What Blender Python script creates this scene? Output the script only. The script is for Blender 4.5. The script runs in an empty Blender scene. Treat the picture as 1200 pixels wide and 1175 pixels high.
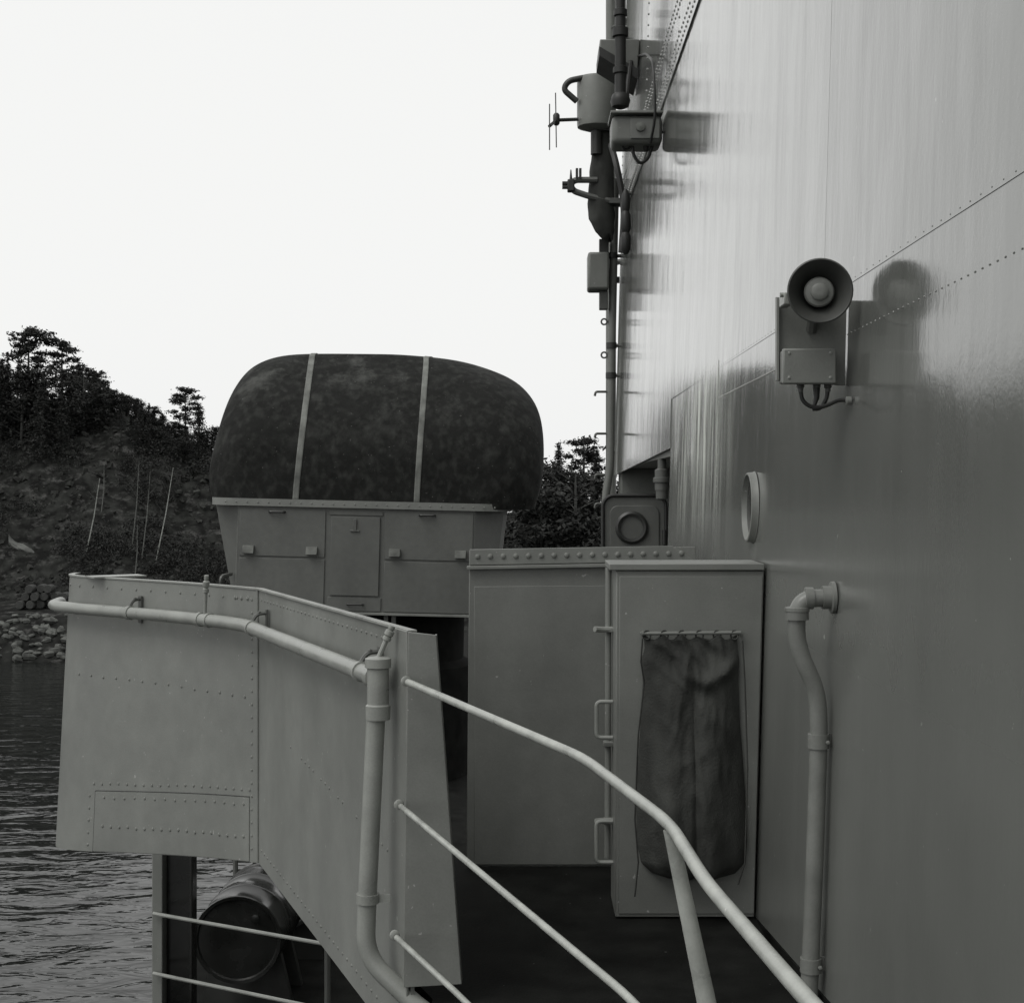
import bpy, math, random
from mathutils import Vector, Matrix, noise
R = math.radians
PI = math.pi
random.seed(7)
S = bpy.context.scene
C = S.collection

# ------------------------------------------------------------------ camera
F, CX, CY, EYE = 1713.0, 620.0, 575.0, 1.58
cam = bpy.data.cameras.new('camera')
cam.sensor_width = 36.0
cam.lens = F / 1200 * 36
cam.shift_x = -20 / 1200
cam.shift_y = -12.5 / 1200
cam.clip_start = 0.02
cam.clip_end = 3000
camo = bpy.data.objects.new('camera', cam)
C.objects.link(camo)
camo.location = (0, 0, EYE)
camo.rotation_euler = (R(90), 0, 0)
S.camera = camo

# ------------------------------------------------------------------ sky, sun, exposure
SUN_EL, SUN_AZ = R(55), R(-128)      # from the left, behind the viewer
w = bpy.data.worlds.new('World')
S.world = w
w.use_nodes = True
wt = w.node_tree
wt.nodes.clear()
sky = wt.nodes.new('ShaderNodeTexSky')
sky.sky_type = 'NISHITA'
sky.sun_disc = False
sky.sun_elevation = SUN_EL
sky.sun_rotation = SUN_AZ
sky.dust_density = 6
bwn = wt.nodes.new('ShaderNodeRGBToBW')
mixn = wt.nodes.new('ShaderNodeMix')
mixn.data_type = 'RGBA'
mixn.inputs[0].default_value = 0.88            # thick even cloud over the clear sky
mixn.inputs[7].default_value = (9.25, 9.3, 9.2, 1)
bg = wt.nodes.new('ShaderNodeBackground')
bg.inputs[1].default_value = 0.10
wo = wt.nodes.new('ShaderNodeOutputWorld')
wt.links.new(sky.outputs[0], bwn.inputs[0])
wt.links.new(bwn.outputs[0], mixn.inputs[6])
wt.links.new(mixn.outputs[2], bg.inputs[0])
wt.links.new(bg.outputs[0], wo.inputs[0])
sd = bpy.data.lights.new('sun', 'SUN')
sd.energy = 0.9
sd.angle = R(30)
sd.color = (1, .985, .95)
so = bpy.data.objects.new('sun', sd)
C.objects.link(so)
_d = Vector((math.sin(SUN_AZ) * math.cos(SUN_EL), math.cos(SUN_AZ) * math.cos(SUN_EL), math.sin(SUN_EL)))
so.rotation_euler = _d.to_track_quat('Z', 'Y').to_euler()
so.location = (-10, 2, 20)
S.view_settings.view_transform = 'Standard'
S.view_settings.look = 'None'
S.view_settings.gamma = 1
S.view_settings.use_curve_mapping = False
S.view_settings.exposure = 0.12


# ------------------------------------------------------------------ helpers
def P(px, py, Y):
    """photo pixel at distance Y -> point"""
    return Vector(((px - CX) / F * Y, Y, EYE - (py - CY) / F * Y))


def wallx(z):
    return .84 + .028 * z


class MB:
    def __init__(s):
        s.v, s.f = [], []

    def add(s, vs, fs):
        n = len(s.v)
        s.v += [Vector(a) for a in vs]
        s.f += [[i + n for i in f] for f in fs]
        return s

    def hexa(s, p):      # 8 points, bottom 4 then top 4
        return s.add(p, [(3, 2, 1, 0), (4, 5, 6, 7), (0, 1, 5, 4), (1, 2, 6, 5), (2, 3, 7, 6), (3, 0, 4, 7)])

    def box(s, x0, x1, y0, y1, z0, z1):
        return s.hexa([(x0, y0, z0), (x1, y0, z0), (x1, y1, z0), (x0, y1, z0),
                       (x0, y0, z1), (x1, y0, z1), (x1, y1, z1), (x0, y1, z1)])

    def obox(s, c, ax, ay, az):   # centre and half-axes
        c, ax, ay, az = map(Vector, (c, ax, ay, az))
        return s.hexa([c - ax - ay - az, c + ax - ay - az, c + ax + ay - az, c - ax + ay - az,
                       c - ax - ay + az, c + ax - ay + az, c + ax + ay + az, c - ax + ay + az])

    def prism(s, poly, d):        # polygon (3d, any plane) pushed along d
        n = len(poly)
        d = Vector(d)
        a = [Vector(p) for p in poly]
        b = [p + d for p in a]
        return s.add(a + b, [list(range(n))[::-1], [i + n for i in range(n)]] +
                     [(i, (i + 1) % n, (i + 1) % n + n, i + n) for i in range(n)])

    def tube(s, path, r, n=12, caps=True, closed=False):
        path = [Vector(p) for p in path]
        m = len(path)
        rr = r if isinstance(r, (list, tuple)) else [r] * m
        t0 = (path[1] - path[0]).normalized()
        ref = Vector((0, 0, 1)) if abs(t0.z) < .9 else Vector((1, 0, 0))
        u = t0.cross(ref).normalized()
        vs = []
        for i, p in enumerate(path):
            if closed:
                t = (path[(i + 1) % m] - path[i - 1]).normalized()
            else:
                a = path[max(i - 1, 0)]
                b = path[min(i + 1, m - 1)]
                t = (b - a).normalized()
            u = (u - t * u.dot(t)).normalized()
            v = t.cross(u)
            for k in range(n):
                q = 2 * PI * k / n
                vs.append(p + (u * math.cos(q) + v * math.sin(q)) * rr[i])
        fs = []
        for i in range(m if closed else m - 1):
            j = (i + 1) % m
            for k in range(n):
                k2 = (k + 1) % n
                fs.append((i * n + k, i * n + k2, j * n + k2, j * n + k))
        if caps and not closed:
            fs.append(list(range(n))[::-1])
            fs.append([(m - 1) * n + k for k in range(n)])
        return s.add(vs, fs)

    def lathe(s, prof, o, axis, n=24):   # prof: (radius, distance along axis)
        o, axis = Vector(o), Vector(axis).normalized()
        ref = Vector((0, 0, 1)) if abs(axis.z) < .9 else Vector((1, 0, 0))
        u = axis.cross(ref).normalized()
        v = axis.cross(u)
        vs, fs = [], []
        for r, h in prof:
            for k in range(n):
                q = 2 * PI * k / n
                vs.append(o + axis * h + (u * math.cos(q) + v * math.sin(q)) * max(r, 1e-4))
        for i in range(len(prof) - 1):
            for k in range(n):
                k2 = (k + 1) % n
                fs.append((i * n + k, i * n + k2, (i + 1) * n + k2, (i + 1) * n + k))
        fs.append([(len(prof) - 1) * n + k for k in range(n)])
        fs.append(list(range(n))[::-1])
        return s.add(vs, fs)

    def rivet(s, p, nrm, r, n=6):
        p, nrm = Vector(p), Vector(nrm).normalized()
        ref = Vector((0, 0, 1)) if abs(nrm.z) < .9 else Vector((1, 0, 0))
        u = nrm.cross(ref).normalized()
        v = nrm.cross(u)
        vs = []
        for rad, h in ((1, -.1), (.8, .42), (.38, .62)):
            for k in range(n):
                q = 2 * PI * k / n
                vs.append(p + nrm * h * r + (u * math.cos(q) + v * math.sin(q)) * rad * r)
        fs = []
        for i in range(2):
            for k in range(n):
                k2 = (k + 1) % n
                fs.append((i * n + k, i * n + k2, (i + 1) * n + k2, (i + 1) * n + k))
        fs.append([2 * n + k for k in range(n)])
        return s.add(vs, fs)

    def sheet(s, rows, closed=False):    # rows of points -> surface
        m, n = len(rows), len(rows[0])
        fs = []
        for i in range(m - 1):
            for k in range(n if closed else n - 1):
                k2 = (k + 1) % n
                fs.append((i * n + k, i * n + k2, (i + 1) * n + k2, (i + 1) * n + k))
        return s.add([p for r in rows for p in r], fs)

    def slab(s, rows, back):             # surface with thickness; back(p) -> point behind
        m, n = len(rows), len(rows[0])
        a = [Vector(p) for r in rows for p in r]
        b = [Vector(back(p)) for p in a]
        N = m * n
        fs = []
        for i in range(m - 1):
            for k in range(n - 1):
                q = (i * n + k, i * n + k + 1, (i + 1) * n + k + 1, (i + 1) * n + k)
                fs.append(q)
                fs.append([x + N for x in q[::-1]])
        rim = [k for k in range(n)] + [i * n + n - 1 for i in range(1, m)] + \
              [(m - 1) * n + k for k in range(n - 2, -1, -1)] + [i * n for i in range(m - 2, 0, -1)]
        for i in range(len(rim)):
            x, y = rim[i], rim[(i + 1) % len(rim)]
            fs.append((y, x, x + N, y + N))
        return s.add(a + b, fs)

    def build(s, name, mat, parent=None, loc=None, smooth=True, bevel=0, local=False, seg=2):
        off = Vector((0, 0, 0))
        if not local:
            off = OFF.get(parent.name, Vector((0, 0, 0))) if parent is not None else (Vector(loc) if loc is not None else off)
        me = bpy.data.meshes.new(name)
        me.from_pydata([v - off for v in s.v], [], s.f)
        me.update()
        fixn(me)
        me.materials.append(M[mat])
        if smooth:
            for p in me.polygons:
                p.use_smooth = True
            me.set_sharp_from_angle(angle=R(38))
        o = bpy.data.objects.new(name, me)
        C.objects.link(o)
        if parent is not None:
            o.parent = parent
            OFF[o.name] = off
        else:
            o.location = off
            OFF[o.name] = off
        if bevel:
            b = o.modifiers.new('bevel', 'BEVEL')
            b.width = bevel
            b.segments = seg
            b.limit_method = 'ANGLE'
            b.angle_limit = R(40)
        return o


def fixn(me):
    import bmesh
    bm = bmesh.new()
    bm.from_mesh(me)
    bmesh.ops.recalc_face_normals(bm, faces=bm.faces)
    bm.to_mesh(me)
    bm.free()


OFF = {}


def tag(o, label=None, cat=None, group=None, kind=None):
    if label: o['label'] = label
    if cat: o['category'] = cat
    if group: o['group'] = group
    if kind: o['kind'] = kind
    return o


def thing(name, label, cat, loc, group=None, rot=None):
    o = bpy.data.objects.new(name, None)
    o.empty_display_size = .1
    C.objects.link(o)
    o.location = loc
    if rot: o.rotation_euler = rot
    OFF[o.name] = Vector(loc)
    return tag(o, label, cat, group)


def copy_tree(o, parent=None):
    c = o.copy()
    C.objects.link(c)
    c.parent = parent
    for ch in list(o.children):
        copy_tree(ch, c)
    return c


def rnd(path, r, k=6):
    """round the corners of a polyline"""
    path = [Vector(p) for p in path]
    out = [path[0]]
    for i in range(1, len(path) - 1):
        a, b, c = path[i - 1], path[i], path[i + 1]
        d = min(r, (a - b).length * .49, (c - b).length * .49)
        p0 = b + (a - b).normalized() * d
        p2 = b + (c - b).normalized() * d
        for j in range(k + 1):
            t = j / k
            out.append(p0 * (1 - t) ** 2 + b * 2 * t * (1 - t) + p2 * t * t)
    out.append(path[-1])
    return out


# ------------------------------------------------------------------ materials
M = {}
TINT = (.985, 1.02, .95)


def nd(t, typ, **kw):
    n = t.nodes.new(typ)
    for k, v in kw.items():
        setattr(n, k, v)
    return n


def mat(name, lo, hi=None, rough=.4, scale=6, stretch=(1, 1, 1), bump=.15, bscale=60, rvar=.1, detail=5,
        spec=.5, speck=0, metallic=0, lowbump=0, lowscale=1.2, contrast=(.3, .7), speckcol=.35, fine=0):
    hi = lo if hi is None else hi
    m = bpy.data.materials.new(name)
    m.use_nodes = True
    t = m.node_tree
    b = t.nodes['Principled BSDF']
    tc = nd(t, 'ShaderNodeTexCoord')
    geo = nd(t, 'ShaderNodeNewGeometry')
    mp = nd(t, 'ShaderNodeMapping')
    mp.inputs['Scale'].default_value = stretch
    t.links.new(geo.outputs['Position'], mp.inputs[0])
    n1 = nd(t, 'ShaderNodeTexNoise')
    n1.inputs['Scale'].default_value = scale
    n1.inputs['Detail'].default_value = detail
    t.links.new(mp.outputs[0], n1.inputs['Vector'])
    cr = nd(t, 'ShaderNodeValToRGB')
    cr.color_ramp.elements[0].position = contrast[0]
    cr.color_ramp.elements[1].position = contrast[1]
    cr.color_ramp.elements[0].color = (lo * TINT[0], lo * TINT[1], lo * TINT[2], 1)
    cr.color_ramp.elements[1].color = (hi * TINT[0], hi * TINT[1], hi * TINT[2], 1)
    t.links.new(n1.outputs[0], cr.inputs[0])
    col = cr.outputs[0]
    if fine:
        nf = nd(t, 'ShaderNodeTexNoise')
        nf.inputs['Scale'].default_value = 170
        nf.inputs['Detail'].default_value = 3
        t.links.new(geo.outputs['Position'], nf.inputs['Vector'])
        nm = nd(t, 'ShaderNodeTexNoise')
        nm.inputs['Scale'].default_value = 14
        nm.inputs['Detail'].default_value = 6
        t.links.new(geo.outputs['Position'], nm.inputs['Vector'])
        ad = nd(t, 'ShaderNodeMath', operation='ADD')
        t.links.new(nf.outputs[0], ad.inputs[0])
        t.links.new(nm.outputs[0], ad.inputs[1])
        rf_ = nd(t, 'ShaderNodeMapRange')
        rf_.inputs[1].default_value, rf_.inputs[2].default_value = .65, 1.35
        rf_.inputs[3].default_value, rf_.inputs[4].default_value = 1 - fine, 1 + fine
        t.links.new(ad.outputs[0], rf_.inputs[0])
        vm = nd(t, 'ShaderNodeVectorMath', operation='SCALE')
        t.links.new(col, vm.inputs[0])
        t.links.new(rf_.outputs[0], vm.inputs['Scale'])
        col = vm.outputs[0]
    if speck:
        n3 = nd(t, 'ShaderNodeTexNoise')
        n3.inputs['Scale'].default_value = 42
        n3.inputs['Detail'].default_value = 2
        t.links.new(geo.outputs['Position'], n3.inputs['Vector'])
        c3 = nd(t, 'ShaderNodeValToRGB')
        c3.color_ramp.elements[0].position = .76 - speck * .06
        c3.color_ramp.elements[1].position = .79 - speck * .05
        t.links.new(n3.outputs[0], c3.inputs[0])
        mx = nd(t, 'ShaderNodeMix', data_type='RGBA')
        mx.inputs[7].default_value = (speckcol, speckcol, speckcol * .96, 1)
        t.links.new(c3.outputs[0], mx.inputs[0])
        t.links.new(col, mx.inputs[6])
        col = mx.outputs[2]
    t.links.new(col, b.inputs['Base Color'])
    mr = nd(t, 'ShaderNodeMapRange')
    mr.inputs[1].default_value = .3
    mr.inputs[2].default_value = .7
    mr.inputs[3].default_value = max(rough - rvar, .02)
    mr.inputs[4].default_value = rough + rvar
    t.links.new(n1.outputs[0], mr.inputs[0])
    t.links.new(mr.outputs[0], b.inputs['Roughness'])
    b.inputs['Specular IOR Level'].default_value = spec
    b.inputs['Metallic'].default_value = metallic
    last = None
    if lowbump:
        n4 = nd(t, 'ShaderNodeTexNoise')
        n4.inputs['Scale'].default_value = lowscale
        n4.inputs['Detail'].default_value = 2
        t.links.new(geo.outputs['Position'], n4.inputs['Vector'])
        b4 = nd(t, 'ShaderNodeBump')
        b4.inputs['Strength'].default_value = 1
        b4.inputs['Distance'].default_value = lowbump
        t.links.new(n4.outputs[0], b4.inputs['Height'])
        last = b4
    if bump:
        n2 = nd(t, 'ShaderNodeTexNoise')
        n2.inputs['Scale'].default_value = bscale
        n2.inputs['Detail'].default_value = 3
        t.links.new(geo.outputs['Position'], n2.inputs['Vector'])
        bp = nd(t, 'ShaderNodeBump')
        bp.inputs['Strength'].default_value = bump
        bp.inputs['Distance'].default_value = .004
        t.links.new(n2.outputs[0], bp.inputs['Height'])
        if last: t.links.new(last.outputs[0], bp.inputs['Normal'])
        last = bp
    if last: t.links.new(last.outputs[0], b.inputs['Normal'])
    M[name] = m
    return m


def wall_mat():
    """glossy grey enamel with rain streaks, soft dishing and pale runs"""
    m = bpy.data.materials.new('wall_paint')
    m.use_nodes = True
    t = m.node_tree
    b = t.nodes['Principled BSDF']
    geo = nd(t, 'ShaderNodeNewGeometry')
    L = t.links.new

    def nz(scale, stretch, detail=4, rough=.55):
        mp = nd(t, 'ShaderNodeMapping')
        mp.inputs['Scale'].default_value = stretch
        L(geo.outputs['Position'], mp.inputs[0])
        n = nd(t, 'ShaderNodeTexNoise')
        n.inputs['Scale'].default_value = scale
        n.inputs['Detail'].default_value = detail
        n.inputs['Roughness'].default_value = rough
        L(mp.outputs[0], n.inputs['Vector'])
        return n.outputs[0]

    def ramp(src, a, b_, ca, cb):
        r = nd(t, 'ShaderNodeMapRange')
        r.inputs[1].default_value, r.inputs[2].default_value = a, b_
        r.inputs[3].default_value, r.inputs[4].default_value = ca, cb
        L(src, r.inputs[0])
        return r.outputs[0]

    def math_(op, x, y):
        n = nd(t, 'ShaderNodeMath', operation=op)
        for i, q in enumerate((x, y)):
            if isinstance(q, (int, float)): n.inputs[i].default_value = q
            else: L(q, n.inputs[i])
        return n.outputs[0]
    streak = nz(1.0, (1, 11, .45), 7, .68)
    streak2 = nz(1.0, (1, 5, .22), 3)
    broad = nz(.9, (1, 1, 1), 4)
    fine = nz(70, (1, 1, 1), 3)
    sep = nd(t, 'ShaderNodeSeparateXYZ')
    L(geo.outputs['Position'], sep.inputs[0])
    smask = math_('MULTIPLY', ramp(nz(.5, (1, 1, .6), 2), .38, .62, .05, .7), ramp(sep.outputs[1], 3.5, 8, .3, 1))
    smask = math_('MULTIPLY', smask, ramp(sep.outputs[2], 1.0, 2.2, .25, 1))
    base = math_('ADD', math_('MULTIPLY', ramp(streak, .32, .68, -.018, .018), smask), ramp(broad, .3, .7, .140, .178))
    my = math_('MULTIPLY', ramp(sep.outputs[1], 6.2, 7.3, 0, 1), ramp(sep.outputs[1], 9.3, 8.6, 0, 1))
    mz = math_('MULTIPLY', ramp(sep.outputs[2], 1.25, 1.75, 0, 1), ramp(sep.outputs[2], 2.25, 2.1, 0, 1))
    runs = math_('MULTIPLY', math_('MULTIPLY', my, mz), ramp(nz(1.0, (1, 9, .9), 6, .65), .40, .60, .12, 1))
    base = math_('ADD', base, math_('MULTIPLY', runs, .66))
    # rain marks: chalky or dirty runs of uneven length on the upper plates
    mark = math_('MULTIPLY', ramp(nz(1.0, (1, 3.0, .3), 5, .6), .48, .66, 0, 1), ramp(nz(.7, (1, 1, .7), 3), .42, .6, 0, 1))
    mark = math_('MULTIPLY', mark, ramp(sep.outputs[2], 1.7, 2.6, .1, 1))
    grime = math_('MULTIPLY', math_('MULTIPLY', ramp(nz(1.0, (1, 4.2, .3), 5, .62), .50, .68, 0, 1), ramp(nz(1.3, (1, 1, .8), 4), .40, .62, 0, 1)), ramp(sep.outputs[2], 1.6, 2.4, .15, 1))
    base = math_('ADD', base, math_('MULTIPLY', mark, .07))
    base = math_('ADD', base, math_('MULTIPLY', grime, -.05))
    chip = ramp(nz(26, (1, 1, 1), 3, .6), .735, .75, 0, 1)
    base = math_('ADD', base, math_('MULTIPLY', chip, .22))
    # a short pale run below the porthole
    pr_ = math_('MULTIPLY', math_('MULTIPLY', ramp(sep.outputs[1], 5.63, 5.70, 0, 1), ramp(sep.outputs[1], 5.84, 5.76, 0, 1)), math_('MULTIPLY', ramp(sep.outputs[2], 1.27, 1.38, 0, 1), ramp(sep.outputs[2], 1.44, 1.40, 0, 1)))
    base = math_('ADD', base, math_('MULTIPLY', pr_, .14))
    matte = nd(t, 'ShaderNodeClamp')
    L(math_('ADD', math_('MULTIPLY', runs, .95), math_('ADD', math_('MULTIPLY', mark, .12), math_('MULTIPLY', grime, .40))), matte.inputs[0])
    gl = math_('SUBTRACT', 1.0, matte.outputs[0])
    L(math_('MULTIPLY', gl, .50), b.inputs['Coat Weight'])
    L(math_('MULTIPLY', gl, .5), b.inputs['Specular IOR Level'])
    cmb = nd(t, 'ShaderNodeCombineColor')
    for i in range(3):
        L(math_('MULTIPLY', base, TINT[i]), cmb.inputs[i])
    L(cmb.outputs[0], b.inputs['Base Color'])
    L(math_('ADD', math_('MULTIPLY', ramp(streak, .3, .7, -.05, .09), smask), math_('ADD', ramp(sep.outputs[2], 1.0, 1.75, .20, 0), ramp(streak2, .35, .7, .10, .16))), b.inputs['Roughness'])
    b.inputs['Coat Roughness'].default_value = .075
    L(math_('ADD', ramp(sep.outputs[2], 1.0, 1.75, .30, .09), math_('MULTIPLY', ramp(streak, .3, .7, -.02, .05), smask)), b.inputs['Coat Roughness'])
    b1 = nd(t, 'ShaderNodeBump')
    b1.inputs['Distance'].default_value = .011
    b1.inputs['Strength'].default_value = 1
    L(math_('ADD', nz(1.6, (1, 1, .8), 2), math_('MULTIPLY', nz(4.5, (1, 1.8, .55), 3), .20)), b1.inputs['Height'])
    b2 = nd(t, 'ShaderNodeBump')
    b2.inputs['Distance'].default_value = .0008
    b2.inputs['Strength'].default_value = .5
    L(fine, b2.inputs['Height'])
    L(b1.outputs[0], b2.inputs['Normal'])
    L(b2.outputs[0], b.inputs['Normal'])
    M['wall_paint'] = m


wall_mat()
mat('paint', .165, .215, fine=.09, rough=.42, scale=3, stretch=(1, 1, .5), bump=.12, bscale=90, speck=.5, lowbump=.014, lowscale=1.8)
mat('paint_lock', .15, .195, fine=.09, rough=.45, scale=3, stretch=(1, 1, .4), bump=.12, bscale=80, speck=.5, lowbump=.010, lowscale=2)
mat('pipe_paint', .23, .30, fine=.09, rough=.35, scale=9, bump=.08, bscale=70, speck=.3)
mat('rail_paint', .30, .42, fine=.09, rough=.33, scale=14, bump=.06, bscale=90, speck=.6, speckcol=.6)
mat('turret_paint', .095, .13, fine=.12, rough=.5, scale=2, stretch=(1, 1, .4), bump=.1, bscale=30)
mat('dark_paint', .02, .035, rough=.45, scale=5, bump=.2, bscale=40)
mat('mid_paint', .08, .11, rough=.42, scale=6, bump=.12, bscale=40)
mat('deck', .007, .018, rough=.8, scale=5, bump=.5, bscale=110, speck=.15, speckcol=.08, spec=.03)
mat('drain_paint', .15, .20, fine=.09, rough=.38, scale=9, bump=.08, bscale=70, speck=.3)
mat('horn_paint', .045, .07, rough=.45, scale=9, bump=.05)
mat('bark_pale', .07, .16, rough=.9, scale=4, stretch=(1, 1, 3), bump=.2)
mat('canvas', .013, .060, rough=.85, scale=11, stretch=(1, 1, .7), bump=.6, bscale=14, detail=15, spec=.15, contrast=(.46, 1.0), lowbump=.07, lowscale=2.2, fine=.3, speck=.5, speckcol=.15)
mat('strip', .09, .22, rough=.8, scale=6, bump=.3, bscale=40, detail=6, spec=.2)
mat('bag', .028, .075, rough=.85, scale=7, stretch=(1, 1, .5), bump=.6, bscale=120, detail=6, spec=.2)
mat('bag_light', .04, .13, rough=.85, scale=14, bump=.6, bscale=90, detail=6, spec=.2)
mat('rubber', .012, .02, rough=.5, bump=.1)
mat('black_enamel', .012, .02, rough=.22, scale=5, bump=.06, bscale=20)
mat('white_paint', .5, .62, rough=.4)
mat('rock', .05, .22, rough=.85, scale=.9, bump=.8, bscale=6, detail=8, spec=.3)
mat('stone', .03, .13, rough=.85, scale=1.8, bump=.8, bscale=8, detail=8, spec=.3)
mat('foliage', .010, .030, rough=.7, scale=1.5, bump=0, spec=.25)
mat('foliage_light', .012, .034, rough=.7, scale=1.2, bump=0, spec=.25)
mat('bark', .03, .06, rough=.9, scale=8, stretch=(1, 1, .2), bump=.5, bscale=20)
mat('birch', .15, .4, rough=.7, scale=4, stretch=(1, 1, 3), bump=.2)
mat('tarp', .05, .13, rough=.7, scale=1.4, bump=.3, bscale=6)
mat('rock_dark', .012, .055, rough=.9, scale=1.5, bump=.6, bscale=8, detail=8, spec=.1)
mat('rust', .02, .05, rough=.7, scale=6, bump=.3)


def canvas_wear():
    t = M['canvas'].node_tree
    b = t.nodes['Principled BSDF']
    geo = nd(t, 'ShaderNodeNewGeometry')
    n = nd(t, 'ShaderNodeTexNoise')
    n.inputs['Scale'].default_value = 1.5
    n.inputs['Detail'].default_value = 14
    n.inputs['Roughness'].default_value = .68
    t.links.new(geo.outputs['Position'], n.inputs['Vector'])
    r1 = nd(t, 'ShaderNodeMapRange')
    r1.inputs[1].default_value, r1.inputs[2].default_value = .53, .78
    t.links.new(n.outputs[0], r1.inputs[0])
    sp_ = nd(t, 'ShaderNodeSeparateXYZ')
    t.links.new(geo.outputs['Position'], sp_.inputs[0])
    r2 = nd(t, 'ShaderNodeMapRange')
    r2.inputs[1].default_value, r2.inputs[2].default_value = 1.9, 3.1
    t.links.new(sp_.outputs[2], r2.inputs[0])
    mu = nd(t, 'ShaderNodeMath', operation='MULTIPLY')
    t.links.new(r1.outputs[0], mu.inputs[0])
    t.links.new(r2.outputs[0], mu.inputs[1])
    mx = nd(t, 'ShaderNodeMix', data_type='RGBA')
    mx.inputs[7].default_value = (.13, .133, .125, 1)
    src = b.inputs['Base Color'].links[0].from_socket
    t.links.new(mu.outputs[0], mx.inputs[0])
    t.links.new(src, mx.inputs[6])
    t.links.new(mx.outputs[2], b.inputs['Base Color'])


canvas_wear()


def hill_mat():
    m = mat('hill', .006, .030, rough=.9, scale=1.1, bump=1, bscale=2.2, detail=12, spec=.1, contrast=(.4, .68))
    t = m.node_tree
    b = t.nodes['Principled BSDF']
    geo = nd(t, 'ShaderNodeNewGeometry')
    n = nd(t, 'ShaderNodeTexNoise')
    n.inputs['Scale'].default_value = .8
    n.inputs['Detail'].default_value = 12
    n.inputs['Roughness'].default_value = .78
    mp = nd(t, 'ShaderNodeMapping')
    mp.inputs['Scale'].default_value = (1, 1, 1.7)
    mp.inputs['Rotation'].default_value = (0, R(30), 0)
    t.links.new(geo.outputs['Position'], mp.inputs[0])
    t.links.new(mp.outputs[0], n.inputs['Vector'])
    cr = nd(t, 'ShaderNodeMapRange')
    cr.inputs[1].default_value, cr.inputs[2].default_value = .53, .66
    t.links.new(n.outputs[0], cr.inputs[0])
    mx = nd(t, 'ShaderNodeMix', data_type='RGBA')
    mx.inputs[7].default_value = (.075, .075, .072, 1)
    src = b.inputs['Base Color'].links[0].from_socket
    t.links.new(cr.outputs[0], mx.inputs[0])
    t.links.new(src, mx.inputs[6])
    t.links.new(mx.outputs[2], b.inputs['Base Color'])


hill_mat()


def water_mat():
    m = bpy.data.materials.new('water')
    m.use_nodes = True
    t = m.node_tree
    b = t.nodes['Principled BSDF']
    b.inputs['Base Color'].default_value = (.012, .013, .012, 1)
    b.inputs['Roughness'].default_value = .06
    b.inputs['IOR'].default_value = 1.33
    geo = nd(t, 'ShaderNodeNewGeometry')
    last = None
    for sc, st, dist, det in ((.25, (.6, 1.0, 1), .13, 2), (.9, (.6, 1.3, 1), .085, 3), (4, (.8, 1.3, 1), .006, 2)):
        mp = nd(t, 'ShaderNodeMapping')
        mp.inputs['Scale'].default_value = st
        mp.inputs['Rotation'].default_value = (0, 0, R(12))
        t.links.new(geo.outputs['Position'], mp.inputs[0])
        n = nd(t, 'ShaderNodeTexNoise')
        n.inputs['Scale'].default_value = sc
        n.inputs['Detail'].default_value = det
        n.inputs['Distortion'].default_value = .6
        t.links.new(mp.outputs[0], n.inputs['Vector'])
        bp = nd(t, 'ShaderNodeBump')
        bp.inputs['Strength'].default_value = 1
        bp.inputs['Distance'].default_value = dist
        t.links.new(n.outputs[0], bp.inputs['Height'])
        if last: t.links.new(last.outputs[0], bp.inputs['Normal'])
        last = bp
    t.links.new(last.outputs[0], b.inputs['Normal'])
    M['water'] = m


water_mat()

# ================================================================== SETTING
WZ = -9.0            # water level
LZ = -2.0            # lower deck
SHORE = 91.0

mb = MB()
mb.add([(-900, -300, WZ), (900, -300, WZ), (900, 900, WZ), (-900, 900, WZ)], [(0, 1, 2, 3)])
tag(mb.build('water', 'water', smooth=False), kind='structure')


def ridge(x):
    pts = [(-400, 9), (-60, 9.5), (-44, 8.8), (-33.5, 7.6), (-30, 5.6), (-26, 3.9), (-17, 1.0), (-8, -.4), (6, -.2), (20, 1.5), (60, 4), (400, 5)]
    for (a, b), (c, d) in zip(pts, pts[1:]):
        if a <= x <= c:
            t = (x - a) / (c - a)
            t = t * t * (3 - 2 * t)
            return b + (d - b) * t
    return 5


def ground(x, y):
    s = y - SHORE - 1.2 * noise.noise(Vector((x * .08, 3, 0)))
    if s < 0: z = WZ + s * .5
    elif s < 4: z = WZ + s * .60
    elif s < 10: z = WZ + 2.4 + (s - 4) * .06
    else:
        top = ridge(x)
        t = min((s - 10) / 20, 1)
        base = WZ + 2.76
        z = base + (top - base) * (t * .55 + .45 * t * t * (3 - 2 * t))
        amp = min((s - 10) / 6, 1) * (1 if t < 1 else .5)
        z += amp * (1.5 * noise.noise(Vector((x * .16, y * .16, 1))) + .95 * noise.noise(Vector((x * .45, y * .45, 5))) + .5 * noise.noise(Vector((x * 1.1, y * 1.1, 9))))
        if s > 34: z -= (s - 34) * .05
    return z


mb = MB()
xs = [-400 + 20 * i for i in range(15)] + [-100 + .9 * i for i in range(150)] + [36 + 20 * i for i in range(20)]
ys = [84 + .8 * i for i in range(70)] + [142 + 10 * i for i in range(30)]
mb.sheet([[(x, y, ground(x, y)) for x in xs] for y in ys])
tag(mb.build('shore_hillside', 'hill'), kind='structure')
hill = bpy.data.objects['shore_hillside']

# ---- stones along the waterline


def stone_mesh(seed):
    r = random.Random(seed)
    b = MB()
    rows = []
    for i in range(5):
        th = PI * i / 4
        row = []
        for k in range(6):
            ph = 2 * PI * k / 6
            q = r.uniform(.75, 1.15)
            row.append((math.sin(th) * math.cos(ph) * q, math.sin(th) * math.sin(ph) * q, math.cos(th) * q * .8))
        rows.append(row)
    b.sheet(rows, closed=True)
    o = b.build('stone', 'stone', smooth=False)
    return o


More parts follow.
